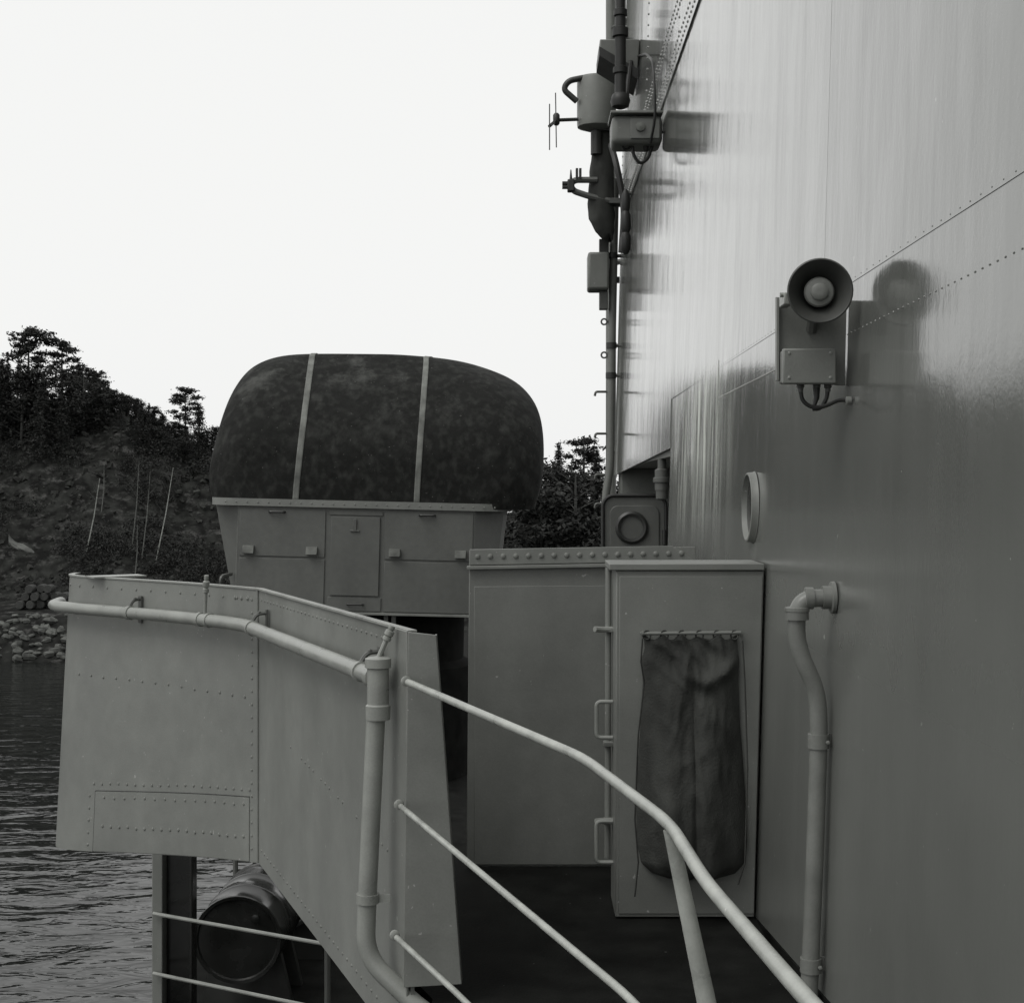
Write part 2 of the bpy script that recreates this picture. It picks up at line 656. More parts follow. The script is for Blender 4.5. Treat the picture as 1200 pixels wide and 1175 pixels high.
stones = [stone_mesh(i) for i in range(5)]
rs = random.Random(11)
cnt = 0
for i in range(280):
    x = rs.uniform(-45, -22)
    s = rs.uniform(.2, 4.6)
    y = SHORE + s + 1.2 * noise.noise(Vector((x * .08, 3, 0)))
    sc = rs.uniform(.14, .42)
    o = stones[i % 5] if i < 5 else stones[i % 5].copy()
    if i >= 5: C.objects.link(o)
    o.parent = hill
    o.location = (x, y, ground(x, y) + sc * .2)
    o.scale = (sc * rs.uniform(1, 1.6), sc, sc * rs.uniform(.7, 1))
    o.rotation_euler = (rs.uniform(-.3, .3), rs.uniform(-.3, .3), rs.uniform(0, 6))


# ---- trees
def leafquad(b, c, r, rd):
    n = Vector((rd.gauss(0, 1), rd.gauss(0, 1), rd.gauss(0, 1) + .8)).normalized()
    u = n.orthogonal().normalized()
    u = Matrix.Rotation(rd.uniform(0, 6.28), 3, n) @ u
    v = n.cross(u)
    b.add([c - u * r, c - v * r * .45, c + u * r, c + v * r * .45], [(0, 1, 2, 3)])


def make_pine(name, seed, h, kind):
    """kind: 'pine' flat open pads on a bare trunk, 'spruce' cone, 'bushy' broad crown"""
    rd = random.Random(seed)
    root = thing(name, 'tree', 'tree', (0, 0, 0))
    tr, cr = MB(), MB()
    bend = [rd.uniform(-.04, .04) * h, rd.uniform(-.04, .04) * h]

    def axis(t): return Vector((bend[0] * math.sin(t * 2.2), bend[1] * math.sin(t * 1.7), t * h))
    tr.tube([axis(i / 6) for i in range(7)], [.022 * h * (1 - .85 * i / 6) + .01 for i in range(7)], 6)
    if kind == 'pine':
        n = rd.randint(15, 19)
        for i in range(n):
            t = .38 + .62 * (i / (n - 1)) ** .8
            a = i * 2.4 + rd.uniform(-.5, .5)
            ln = h * (.30 - .17 * ((t - .38) / .62)) * rd.uniform(.65, 1.2)
            if t < .55: ln *= rd.uniform(.3, 1)
            p0 = axis(min(t, 1))
            p1 = p0 + Vector((math.cos(a) * ln, math.sin(a) * ln, ln * rd.uniform(.05, .4)))
            tr.tube([p0, p0.lerp(p1, .5) - Vector((0, 0, .04 * ln)), p1], [.006 * h, .004 * h, .002 * h], 4, caps=False)
            for q in range(rd.randint(2, 4)):
                c = p0.lerp(p1, rd.uniform(.5, 1.1)) + Vector((rd.gauss(0, .04 * h), rd.gauss(0, .04 * h), rd.uniform(0, .03 * h)))
                sr = h * rd.uniform(.05, .085)
                for k in range(60):
                    d = Vector((rd.gauss(0, .55), rd.gauss(0, .55), rd.gauss(0, .25)))
                    leafquad(cr, c + d * sr * 1.1, h * rd.uniform(.012, .030), rd)
    elif kind == 'spruce':
        n = 26
        for i in range(n):
            t = .12 + .87 * i / (n - 1)
            for j in range(5 if t < .9 else 2):
                a = j * 1.26 + i * .8 + rd.uniform(-.3, .3)
                ln = h * (.24 * (1 - t) + .015) * rd.uniform(.6, 1.2)
                p0 = axis(t)
                p1 = p0 + Vector((math.cos(a) * ln, math.sin(a) * ln, -ln * .25))
                tr.tube([p0, p1], [.004 * h, .0015 * h], 3, caps=False)
                for k in range(16):
                    leafquad(cr, p0.lerp(p1, rd.uniform(.15, 1.05)) + Vector((rd.gauss(0, .02), rd.gauss(0, .02), rd.gauss(-.01, .012))) * h * .8, h * rd.uniform(.012, .024), rd)
    else:
        cl = []
        for i in range(40):
            a, q = rd.uniform(0, 6.28), rd.uniform(0, 1) ** .6
            t = rd.uniform(.10, .97)
            wd = .30 * math.sin(min(1, (t + .02) / .5) * PI * .55) * (1.15 - .5 * max(0, t - .6) / .4)
            cl.append(axis(t) + Vector((math.cos(a) * q * wd * h, math.sin(a) * q * wd * h, 0)))
        for c in cl:
            tr.tube([axis(max(c.z / h - .15, .1)), c], [.006 * h, .002 * h], 4, caps=False)
            for k in range(80):
                d = Vector((rd.gauss(0, .5), rd.gauss(0, .5), rd.gauss(0, .4)))
                leafquad(cr, c + d * h * .095, h * rd.uniform(.014, .034), rd)
    tr.build('trunk', 'bark', root)
    cr.build('crown', 'foliage', root, smooth=False)
    return root


protos = {'pine': [make_pine('pine_tree', 10 + i, 7, 'pine') for i in range(4)],
          'spruce': [make_pine('spruce_tree', 30 + i, 7, 'spruce') for i in range(3)],
          'bushy': [make_pine('bushy_tree', 50 + i, 7, 'bushy') for i in range(3)]}
used = {}


def place_tree(kind, v, px, ytop, Y, label, group, wide=1.0):
    """stand a tree on the hill at picture column px, as tall as its top reaches"""
    x = (px - CX) / F * Y
    zg = ground(x, Y) - .15
    top = EYE - (ytop - CY) / F * Y
    h = max(top - zg, 2.0)
    p = protos[kind][v % len(protos[kind])]
    if p.name in used: o = copy_tree(p)
    else: o = p; used[p.name] = 1
    o.location = (x, Y, zg)
    s = h / 7
    o.scale = (s * wide, s * wide, s)
    o.rotation_euler = (0, 0, random.uniform(0, 6.28))
    tag(o, label, 'tree', group)
    return o


HT = 'trees on the far shore'
place_tree('pine', 0, 33, 391, 124, 'tall flat-topped pine on the cliff, left of its taller pair', HT, 1.1)
place_tree('pine', 1, 73, 402, 125, 'tall open pine on the cliff, right of the tall pair', HT, 1.05)
place_tree('spruce', 2, 110, 434, 123, 'dense dark conical tree on the cliff top right of the two tall pines', HT, 1.5)
place_tree('bushy', 1, 163, 468, 123, 'small dense tree above the bare rock ledge', HT, .9)
place_tree('pine', 2, 217, 459, 124, 'open layered pine next to the domed canvas cover', HT, 1.15)
for px, yt, k_, lab in ((92, 424, 0, 'pointed spruce between the tall open pine and the dense conical tree'), (128, 449, 1, 'pointed spruce next right of the dense conical tree'),
                        (145, 466, 0, 'small pointed spruce left of the small dense tree above the ledge'), (192, 484, 1, 'small pointed spruce left of the open layered pine'),
                        (230, 474, 2, 'pointed spruce squeezed between the layered pine and the canvas dome')):
    place_tree('spruce', k_, px, yt, 121.5, lab, HT, 1.25)
place_tree('bushy', 2, 246, 500, 122, 'low dark tree partly behind the left edge of the canvas dome', HT, 1.1)
place_tree('spruce', 0, 654, 518, 120, 'pointed spruce right beside the canvas dome', HT, 1.0)
place_tree('pine', 3, 683, 519, 118, 'broad pine in the gap between canvas dome and tall superstructure', HT, 1.2)
place_tree('spruce', 1, 702, 527, 116, 'spruce half hidden behind the vertical conduit of the superstructure', HT, 1.0)
place_tree('bushy', 0, 668, 540, 112, 'lower bushy tree in front of the spruce and pine in the gap', HT, 1.3)
rt = random.Random(5)
for i in range(40):
    px = rt.uniform(-70, 122)
    place_tree(('spruce', 'bushy', 'spruce', 'pine')[i % 4], i, px, rt.uniform(416, 440) if px < 26 else rt.uniform(432, 468), rt.uniform(115, 127), 'dark tree in the dense row below the tall pines on the cliff', 'dark row of trees on the cliff top', 1.15)
for i in range(46):
    px = rt.uniform(104, 262)
    place_tree(('bushy', 'spruce', 'spruce')[i % 3], i + 1, px, 474 + (px - 104) * .27 + rt.uniform(-2, 20), rt.uniform(117, 126), 'low dark tree on the falling end of the cliff top', 'low trees on the falling ridge', 1.35)
for i in range(14):
    px = rt.uniform(632, 716)
    place_tree(('bushy', 'spruce')[i % 2], i, px, rt.uniform(540, 585), rt.uniform(101, 118), 'dark tree in the wooded gap beside the canvas dome', 'wood in the gap beside the dome', 1.3)
for i in range(34):
    px = rt.uniform(262, 800)
    if 622 < px < 722: continue
    yt = 535 if px > 450 else 500 + (px - 262) * .2
    place_tree(('bushy', 'spruce', 'pine')[i % 3], i, px, yt + rt.uniform(0, 30), rt.uniform(112, 126), 'dark tree of the far shore behind the canvas dome', 'trees behind the dome', 1.2)

# ---- scrub over the slope: uncountable
rd = random.Random(3)
b = MB()
for i in range(1900):
    Y = rd.uniform(101, 121)
    px = rd.uniform(-60, 270) if i < 1600 else rd.uniform(270, 740)
    x = (px - CX) / F * Y
    z = ground(x, Y)
    q = noise.noise(Vector((x * .22, Y * .22, 20)))
    if q < -.04: continue
    py_ = CY - (z - EYE) * F / Y
    if 0 < px < 75 and 615 < py_ < 700: continue
    c = Vector((x, Y, z + .25))
    r = rd.uniform(.3, 1.0)
    for k in range(int(60 * r + 14)):
        leafquad(b, c + Vector((rd.gauss(0, .5), rd.gauss(0, .5), abs(rd.gauss(0, .55)))) * r, rd.uniform(.05, .13), rd)
tag(b.build('scrub', 'foliage_light', smooth=False), 'dark low scrub covering the rocky slope', 'scrub', kind='stuff')


# ---- broken rock over the slope: uncountable
b = MB()
for i in range(1100):
    Y = rd.uniform(101, 121)
    px = rd.uniform(-50, 275)
    x = (px - CX) / F * Y
    z = ground(x, Y)
    if noise.noise(Vector((x * .22, Y * .22, 20))) > .05 and rd.random() < .8: continue
    r = rd.uniform(.06, .22) * (2.0 if rd.random() < .06 else 1)
    rot = Matrix.Rotation(rd.uniform(0, 6.28), 3, Vector((rd.gauss(0, 1), rd.gauss(0, 1), rd.gauss(0, 1))).normalized())
    st = Vector((r * rd.uniform(1, 1.8), r, r * rd.uniform(.5, .9)))
    vs = [Vector((sx * rd.uniform(.6, 1), sy * rd.uniform(.6, 1), sz * rd.uniform(.6, 1))) for sz in (-1, 1) for sx, sy in ((-1, -1), (1, -1), (1, 1), (-1, 1))]
    b.hexa([Vector((x, Y, z)) + rot @ Vector((v.x * st.x, v.y * st.y, v.z * st.z)) for v in vs])
tag(b.build('slope_debris', 'rock_dark', smooth=False), 'broken grey rock scattered over the dark slope', 'rubble', kind='stuff')


# ---- bare birches on the slope
def slope_y(px, py, y0=95.0):
    Y = y0
    while Y < 122:
        x = (px - CX) / F * Y
        if ground(x, Y) >= EYE - (py - CY) / F * Y: return Y
        Y += .1
    return Y


def birch(px0, py0, px1, py1, Y, label, m_='bark_pale', k_=.5):
    Y = slope_y(px0, py0)
    a, c = P(px0, py0, Y), P(px1, py1, Y - .3)
    a.z = ground(a.x, Y) - .1
    root = thing('birch_tree', label, 'tree', a, 'pale bare trunks on the slope')
    tb = MB()
    h = (c - a).length
    mid = a.lerp(c, .5) + Vector((.08, 0, 0))
    tb.tube([a, mid, c], [.085 * k_, .07 * k_, .03 * k_], 6)
    tb.build('trunk', m_, root)
    rr = random.Random(int(px0 * 7))
    for k in range(9):
        t = rr.uniform(.45, 1)
        p = a.lerp(c, t)
        d = Vector((rr.uniform(-1, 1), rr.uniform(-1, 1), rr.uniform(.5, 1.4))) * h * .13
        MB().tube([p, p + d], [.018, .006], 3).build('branch', 'bark', root)


birch(101, 648, 117, 560, 103, 'brightest pale bare trunk leaning on the slope, left of the others', 'birch', .6)
birch(119, 600, 122, 545, 108, 'short pale bare trunk just right of the brightest trunk')
birch(155, 640, 163, 540, 107, 'thin grey bare trunk in the middle of the slope')
birch(166, 655, 176, 552, 105, 'slender grey bare trunk left of the longest pale one')
birch(183, 656, 203, 548, 103, 'long pale bare trunk leaning right, the rightmost on the slope', 'birch', .55)
birch(158, 678, 161, 615, 101, 'short grey bare trunk low on the slope above the grey bulwark')

# ---- heap under a tarpaulin, barrels, fallen slabs on the shore bench
b = MB()
rows = []
tY = slope_y(38, 652)
for i in range(17):
    u = i / 16
    px = 10 + 54 * u
    ya = 624 + 27 * u ** .85 + 1.5 * math.sin(u * 13)
    yb = 640 + 15 * math.sin(min(1, u * 1.7) * PI / 2) - 1.5 * u
    row = []
    for k in range(9):
        v = k / 8
        Yk = tY + 1.3 - 1.1 * v - .8 * math.sin(PI * v) + .25 * noise.noise(Vector((u * 7, v * 4, 2)))
        row.append(P(px, ya + (yb - ya) * v, Yk))
    rows.append(row)
b.slab(rows, lambda p: (p.x, p.y + 2.2, p.z - .5))
tag(b.build('tarpaulin_heap', 'tarp', loc=P(38, 654, tY)), 'pale crumpled tarpaulin lying over a heap on the shore slope', 'tarpaulin')
# barrels stacked on the bench
for k, (px, row_, lab) in enumerate([(px, r, None) for r in range(3) for px in (27, 38, 49, 60, 71)]):
    Y = 98.5
    zb = ground((px - CX) / F * Y, Y)
    x = (px + (row_ % 2) * 5 - CX) / F * Y
    if row_ == 2 and px in (27, 71): continue
    c = Vector((x + rs.uniform(-.05, .05), Y + rs.uniform(-.3, .3), zb + .30 + row_ * .53))
    bb = MB()
    pr = [(.0, 0), (.26, 0), (.28, .03), (.29, .28), (.30, .30), (.29, .32), (.29, .58), (.30, .60), (.29, .62), (.28, .86), (.26, .88), (0, .88)]
    bb.lathe(pr, c - Vector((0, .44, 0)), (0, 1, 0), 12)
    tag(bb.build('barrel', 'rust', loc=c), ('barrel lying in the bottom row of the shore stack', 'barrel lying in the middle row of the shore stack', 'barrel lying in the top row of the shore stack')[row_], 'barrel', ('bottom row of barrels', 'middle row of barrels', 'top row of barrels')[row_])
# ================================================================== SHIP
# ---- lower deck and hull
edge = [(-2.6, -4), (-2.6, 14.2), (-3.4, 14.8), (-4.5, 16.2), (-4.6, 20), (-4.2, 26), (-2.5, 34), (0, 42)]
full = edge + [(2.5 + (4.6 - 2.5), 26), (5.2, 16), (5.2, -4)]
mb = MB()
mb.prism([(x, y, LZ) for x, y in full], (0, 0, -.03))
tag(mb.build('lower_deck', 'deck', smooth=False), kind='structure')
mb = MB()
hp = [(-2.6, -4), (-2.6, 22), (-2.4, 28), (0, 42), (4.6, 26), (5.2, 16), (5.2, -4)]
low = [(x * .86 if x < 0 else x * .86, y, WZ - 1) for x, y in hp]
mb.add([(x, y, LZ - .034) for x, y in hp] + low, [(i, (i + 1) % len(hp), (i + 1) % len(hp) + len(hp), i + len(hp)) for i in range(len(hp))])
tag(mb.build('ship_hull', 'paint', loc=(0, 10, WZ)), 'grey steel ship hull beneath the lower deck', 'ship')
# ---- upper deck (with its sponson floor)
mb = MB()
up = [(-.36, -3), (.86, -3), (.86, 9.24), (1.5, 9.24), (1.5, 15.2), (-.2, 15.2), (-.2, 6.24), (-.42, 6.3), (-1.2, 7.4), (-2.33, 7.66), (-2.2, 7.5), (-1.66, 7.05), (-1.12, 6.5), (-.30, 4.55)]
mb.prism([(x, y, 0) for x, y in up], (0, 0, -.08))
tag(mb.build('upper_deck', 'deck', smooth=False), kind='structure')

# ---- superstructure
ss = thing('superstructure', 'tall glossy grey riveted steel side of the ship superstructure', 'superstructure', (.9, 6, 0))
mb = MB()          # core volume behind the plates
TOPZ = 8.5


def wslab(y0, y1, z0, z1, dx=.02, depth=3.0):
    a, c = wallx(z0) + dx, wallx(z1) + dx
    return [(a, y0, z0), (a + depth, y0, z0), (a + depth, y1, z0), (a, y1, z0), (c, y0, z1), (c + depth, y0, z1), (c + depth, y1, z1), (c, y1, z1)]


mb.hexa(wslab(-3, 9.25, -2, 1.80))
mb.hexa(wslab(-3, 15.25, 1.802, TOPZ))
mb.build('core', 'paint_lock', ss)
MB().box(1.5, 3.6, 9.255, 15.2, -2, 1.798).build('recess_wall', 'paint_lock', ss)
MB().box(.93, 1.498, 14.6, 15.2, 0.002, 1.797).build('recess_end_wall', 'paint_lock', ss)
MB().box(-.2, 1.5, -3, 15.2, LZ, -.09).build('lower_wall', 'mid_paint', ss)


def plate(y0, y1, z0a, z0b, z1a, z1b, lap, seed, tilt=0, dish=.0022):
    """one hull plate; bottom and top edge heights given at y0 and y1"""
    r = random.Random(seed)
    rows = []
    nv, nu = 14, 44
    for j in range(nv + 1):
        v = j / nv
        row = []
        for i in range(nu + 1):
            u = i / nu
            y = y0 + (y1 - y0) * u
            za, zb = z0a + (z0b - z0a) * u, z1a + (z1b - z1a) * u
            z = za + (zb - za) * v
            dsh = dish * math.sin(PI * u) * math.sin(PI * v) + dish * .5 * noise.noise(Vector((y * .7, z * .7, seed))) * math.sin(PI * v) ** .5
            row.append((wallx(z) - lap + dsh + tilt * (u - .5) + .00035 * math.sin(y * 2 * PI / .61 + seed) * math.sin(PI * v), y, z))
        rows.append(row)
    m_ = MB().slab(rows, lambda p: (wallx(p.z) + .015, p.y, p.z))
    return m_.build('plate', 'wall_paint', ss, smooth=True)


Z1, Z3 = 2.20, 4.37
lowcols = [(-3, 1.2), (1.203, 4.46), (4.463, 6.93), (6.933, 9.25)]
for i, (a, c) in enumerate(lowcols):
    plate(a, c, 0.0, 0.0, Z1, Z1, .000, 3 + i, tilt=(0, .000, -.002, .006)[i])
upcols = [(-3, 1.9), (1.903, 4.46), (4.463, 9.25)]
for i, (a, c) in enumerate(upcols):
    plate(a, c, Z1 - .04, Z1 - .04, Z3, Z3, .0015, 13 + i)
plate(9.256, 15.25, 1.85, 1.74, Z3, Z3, .0015, 19)
for i, (a, c) in enumerate([(-3, 4.0), (4.006, 9.6), (9.606, 15.25)]):
    plate(a, c, Z3 - .04, Z3 - .04, TOPZ, TOPZ, .012, 23 + i)
# rivet rows of the plates
rv = MB()
wn = Vector((-1, 0, .028))


def wall_rivets(y0, y1, z, step, r, lap):
    y = y0
    while y < y1:
        rv.rivet((wallx(z) - lap, y, z), wn, r)
        y += step


wall_rivets(2.0, 4.4, 2.02, .047, .0026, .0)
wall_rivets(4.4, 6.95, 2.02, .043, .0042, .0)
wall_rivets(2.0, 9.2, Z1 - .03, .07, .0022, .0015)
for dz in (.02, .10, .30, .38):
    wall_rivets(7.5, 15.2, Z3 + dz, .09, .010, .012)
for y in (9.3, 15.15, 12.0):
    z = 4.5
    while z < 8:
        rv.rivet((wallx(z) - .012, y, z), wn, .010)
        z += .09
for yy in (6.90, 6.97):
    z = 1.0
    while z < 2.15:
        rv.rivet((wallx(z), yy, z), wn, .004)
        z += .05
tag(rv.build('rivet_rows', 'wall_paint', ss), kind='stuff')
# porthole low on the side
pc = Vector((wallx(1.515), 5.75, 1.515))
ph = MB().lathe([(.142, 0), (.138, .006), (.136, .026), (.129, .028), (.125, .016), (.112, -.012)], pc, (-1, 0, .02), 36).build('porthole', 'paint_lock', ss)
MB().lathe([(.112, .004), (.112, .009), (0, .010)], pc, (-1, 0, .02), 32).build('glass', 'black_enamel', ph)
# dark painted skirting that climbs a little towards the viewer
sk = MB()
rows = []
for z_ in (0, 1):
    rows.append([(wallx(0) - .002 - .001 * z_, y, z_ * (.004 + max(0, 5.4 - y) * .11)) for y in (5.4, 4.8, 4.2, 3.6, 3.0)])
sk.slab(rows, lambda p: (p.x + .02, p.y, p.z))
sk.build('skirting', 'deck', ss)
# ---- lamp hanging in the recess
p = P(769, 520, 10.2)
root = thing('recess_lamp', 'small hanging lamp in the dark recess under the overhang', 'lamp', (p.x, 10.2, 1.62))
MB().lathe([(.05, 0), (.05, .05), (.062, .055), (.062, .085), (.05, .09), (.05, .14), (.03, .15), (.03, .22)], (p.x + .04, 10.2, 1.585), (0, 0, 1), 18).build('body', 'mid_paint', root)
MB().lathe([(.02, -.07), (.042, -.06), (.045, 0), (.04, .004)], (p.x + .04, 10.2, 1.585), (0, 0, 1), 18).build('glass_globe', 'mid_paint', root)

# ---- open watertight door
DY = 12.0
x0, x1 = P(706, 0, DY).x, P(781, 0, DY).x
root = thing('watertight_door', 'open steel watertight door with round porthole and black gasket', 'door', ((x0 + x1) / 2, DY, 0))


def rrect(x0, x1, z0, z1, r, y, n=6):
    out = []
    for cx, cz, a0 in ((x1 - r, z1 - r, 0), (x0 + r, z1 - r, 90), (x0 + r, z0 + r, 180), (x1 - r, z0 + r, 270)):
        for k in range(n + 1):
            a = R(a0 + 90 * k / n)
            out.append((cx + r * math.cos(a), y, cz + r * math.sin(a)))
    return out


MB().prism(rrect(x0, x1, .06, 1.545, .09, DY), (0, .035, 0)).build('door_leaf', 'turret_paint', root, bevel=.006)
MB().tube(rrect(x0 + .004, x1 - .004, .064, 1.541, .088, DY - .004), .016, 8, closed=True).build('gasket', 'rubber', root)
MB().prism(rrect(x0 + .06, x1 - .06, .14, 1.46, .07, DY - .012), (0, .013, 0)).build('inner_panel', 'turret_paint', root, bevel=.005)
dc = P(740, 618, DY)
pm = MB().lathe([(.135, 0), (.135, .02), (.115, .035), (.095, .03), (.092, .0)], dc + Vector((0, -.01, 0)), (0, -1, 0), 28).build('porthole', 'dark_paint', root)
MB().lathe([(.093, 0), (.093, .012), (0, .013)], dc + Vector((0, -.01, 0)), (0, -1, 0), 28).build('glass', 'mid_paint', pm)
for zz in (.4, 1.2):
    MB().tube([(x1 - .02, DY - .02, zz - .06), (x1 - .02, DY - .02, zz + .06)], .018, 8).build('hinge', 'dark_paint', root)

# ---- far bulwark with its riveted top flange
BY = 6.15
bx0, bx1 = P(550, 0, BY).x, .70
root = thing('bulwark_screen', 'flat grey bulwark plate with a row of large rivets along its top', 'bulwark', ((bx0 + bx1) / 2, BY, 0))
mb = MB().hexa([(bx0 - .012, BY, 0), (bx1, BY, 0), (bx1, BY + .012, 0), (bx0 - .012, BY + .012, 0),
                (bx0, BY, 1.33), (bx1, BY, 1.345), (bx1, BY + .012, 1.345), (bx0, BY + .012, 1.33)])
mb.build('screen_plate', 'paint_lock', root, bevel=.003)
mb = MB().hexa([(bx0 + .002, BY - .010, 1.268), (bx1, BY - .010, 1.285), (bx1, BY - .001, 1.285), (bx0 + .002, BY - .001, 1.268),
                (bx0 + .002, BY - .010, 1.334), (bx1 - .1, BY - .010, 1.349), (bx1 - .1, BY - .001, 1.349), (bx0 + .002, BY - .001, 1.334)])
mb.build('top_flange', 'paint', root, bevel=.002)
MB().hexa([(bx0 - .01, BY - .028, 1.250), (bx1, BY - .028, 1.267), (bx1, BY - .001, 1.267), (bx0 - .01, BY - .001, 1.250),
           (bx0 - .01, BY - .028, 1.264), (bx1, BY - .028, 1.281), (bx1, BY - .001, 1.281), (bx0 - .01, BY - .001, 1.264)]).build('ledge', 'paint', root, bevel=.002)
MB().hexa([(bx0 + .02, BY - .006, 0.01), (bx1, BY - .006, 0.01), (bx1, BY - .0005, 0.01), (bx0 + .02, BY - .0005, 0.01),
           (bx0 + .02, BY - .006, 1.178), (bx1, BY - .006, 1.185), (bx1, BY - .0005, 1.185), (bx0 + .02, BY - .0005, 1.178)]).build('doubler_plate', 'paint_lock', root, bevel=.002)
for k in range(17):
    x = bx0 + .035 + k * .0535
    z = 1.303 + .016 * (x - bx0)
    MB().rivet((x, BY - .010, z), (0, -1, 0), .0125, 8).build('rivet', 'paint', root)

# ---- deck locker
LY, LX0 = 5.4, .318
root = thing('deck_locker', 'tall grey steel deck locker standing against the superstructure', 'locker', (.6, 5.75, 0))
mb = MB().hexa([(LX0, LY, 0.006), (wallx(0) - .008, LY, 0.006), (wallx(0) - .008, 5.68, 0.006), (LX0, 5.68, 0.006),
                (LX0 + .004, LY, 1.285), (wallx(1.28) - .008, LY, 1.285), (wallx(1.28) - .008, 5.68, 1.285), (LX0 + .004, 5.68, 1.285)])
mb.build('body', 'paint_lock', root, bevel=.004)
mb = MB().box(LX0 - .022, wallx(1.28) - .008, LY - .012, 5.70, 1.287, 1.311)
mb.build('top_cap', 'paint_lock', root, bevel=.003)
MB().hexa([(LX0 + .012, LY - .005, .02), (.83, LY - .005, .02), (.83, LY - .0005, .02), (LX0 + .012, LY - .0005, .02),
           (LX0 + .016, LY - .005, 1.265), (.862, LY - .005, 1.265), (.862, LY - .0005, 1.265), (LX0 + .016, LY - .0005, 1.265)]).build('front_panel', 'paint_lock', root, bevel=.002)
rx = P(713, 0, 5.62).x
MB().tube([(rx - .004, 5.62, .17), (rx, 5.62, 1.286)], .012, 10).build('hinge_rod', 'paint', root)
for py in (737, 870, 960):
    z = P(0, py, 5.62).z
    MB().obox((rx + .003, 5.60, z), (.024, 0, 0), (0, .022, 0), (0, 0, .009)).build('hinge_knuckle', 'paint', root, bevel=.003)
for py, dx in ((737, .055), (960, .05)):
    z = P(0, py, 5.60).z
    MB().tube(rnd([(LX0, 5.59, z), (rx - dx * .5, 5.58, z), (rx - dx, 5.56, z + .004)], .02), [.012] * 9 + [.008] if False else .011, 8).build('dog_lever', 'pipe_paint', root)
for ya, yb in ((822, 864), (962, 1010)):
    za, zb = P(0, ya, 5.55).z, P(0, yb, 5.55).z
    xh = P(699, 0, 5.55).x
    MB().tube(rnd([(LX0, 5.55, za), (xh, 5.55, za), (xh, 5.55, zb), (LX0, 5.55, zb)], .02), .008, 8).build('grab_handle', 'pipe_paint', root)

# ---- canvas bag on its rod
root = thing('canvas_bag', 'dark worn canvas bag hanging from a rod on the locker', 'bag', (.60, 5.33, .2))
ry = 5.365
xa, xb = P(753, 0, ry).x, P(868, 0, ry).x
zt = P(0, 742, ry).z
MB().tube([(xa, ry, zt), (xb, ry, zt + .003)], .007, 8).build('rod', 'paint_lock', root)
for x in (xa, xb):
    MB().tube([(x, ry, zt), (x, LY, zt)], .007, 6).build('rod_bracket', 'paint_lock', root)
outl = [(742, 755, 864), (760, 756, 865), (775, 752, 867), (800, 754, 866), (850, 751, 868), (900, 748, 872), (950, 746, 875), (990, 747, 876), (1012, 752, 873), (1024, 765, 862), (1030, 785, 840)]
rows_f, rows_b = [], []
NB = 64
NR = 90


def ridged(a, b_, c_):
    return 1 - 2.2 * abs(noise.noise(Vector((a, b_, c_))))


for i in range(NR + 1):
    y = 744 + (1030 - 744) * i / NR
    for (a, l0, r0), (c, l1, r1) in zip(outl, outl[1:]):
        if a <= y <= c:
            t = (y - a) / (c - a)
            l, r = l0 + (l1 - l0) * t, r0 + (r1 - r0) * t
            break
    u = i / NR
    thick = .012 + .10 * math.sin(min(u * 1.05, 1) * PI * .62) ** 1.2
    if u > .9: thick *= math.sqrt(max(0, 1 - ((u - .9) / .1) ** 2)) * .9 + .1
    rf, rb = [], []
    for k in range(NB + 1):
        v = k / NB
        x = (l + (r - l) * v - CX) / F * ry
        z = EYE - (y - CY) / F * ry
        prof = (1 - abs(2 * v - 1) ** 2.6)
        fold = .016 * math.sin(v * 17 + 2.2 * math.sin(u * 3) + u * 2) * u + .018 * noise.noise(Vector((v * 5, u * 4, 3))) + .011 * ridged(v * 4 + u * 2.0, u * 5 - v, 8) + .010 * ridged(v * 3 - u * 6, u * 4, 4) * math.exp(-u * 2.5) * 2 + .004 * ridged(v * 11, u * 9, 2)
        sag = -.034 * math.exp(-((u - .19 + .13 * abs(v - .62) ** 1.2 * 2) / .035) ** 2) * max(0, min(1, (v - .3) * 5)) * max(0, min(1, (1 - v) * 8))     # roll of cloth near the top right
        seam = .022 * math.exp(-((v - .53 + .02 * u) / .022) ** 2) * u
        zz = z - max(0, 1 - u * 9) * (.020 * math.sin(v * PI * 5) ** 2 + .016 * noise.noise(Vector((v * 9, 1, 5))))
        rf.append((x, ry + .014 - thick * prof - fold * prof + sag + seam, zz))
        rb.append((x, ry + .022, zz))
    rows_f.append(rf)
    rows_b.append(rb)
mb = MB().slab(rows_f, lambda p: (p.x, ry + .024, p.z))
mb.build('cloth', 'bag', root)
for k in range(6):
    x = xa + (xb - xa) * (k + .25) / 5.6
    MB().tube([(x + .014 * math.cos(a), ry - .0 + .004 * math.sin(2 * a), zt - .006 + .016 * math.sin(a)) for a in [i * PI / 5 for i in range(10)]], .0035, 5, closed=True).build('lashing', 'bag', root)
MB().tube([P(753, 748, 5.33), P(751, 775, 5.32), P(755, 800, 5.31), P(748, 860, 5.30), P(744, 960, 5.30), P(748, 1010, 5.31), P(744, 1050, 5.34)], .003, 5).build('cord', 'bag', root)
MB().tube([P(870, 750, 5.33), P(873, 800, 5.33), P(876, 900, 5.33), P(873, 1010, 5.33), P(865, 1036, 5.34)], .003, 5).build('cord', 'bag', root)

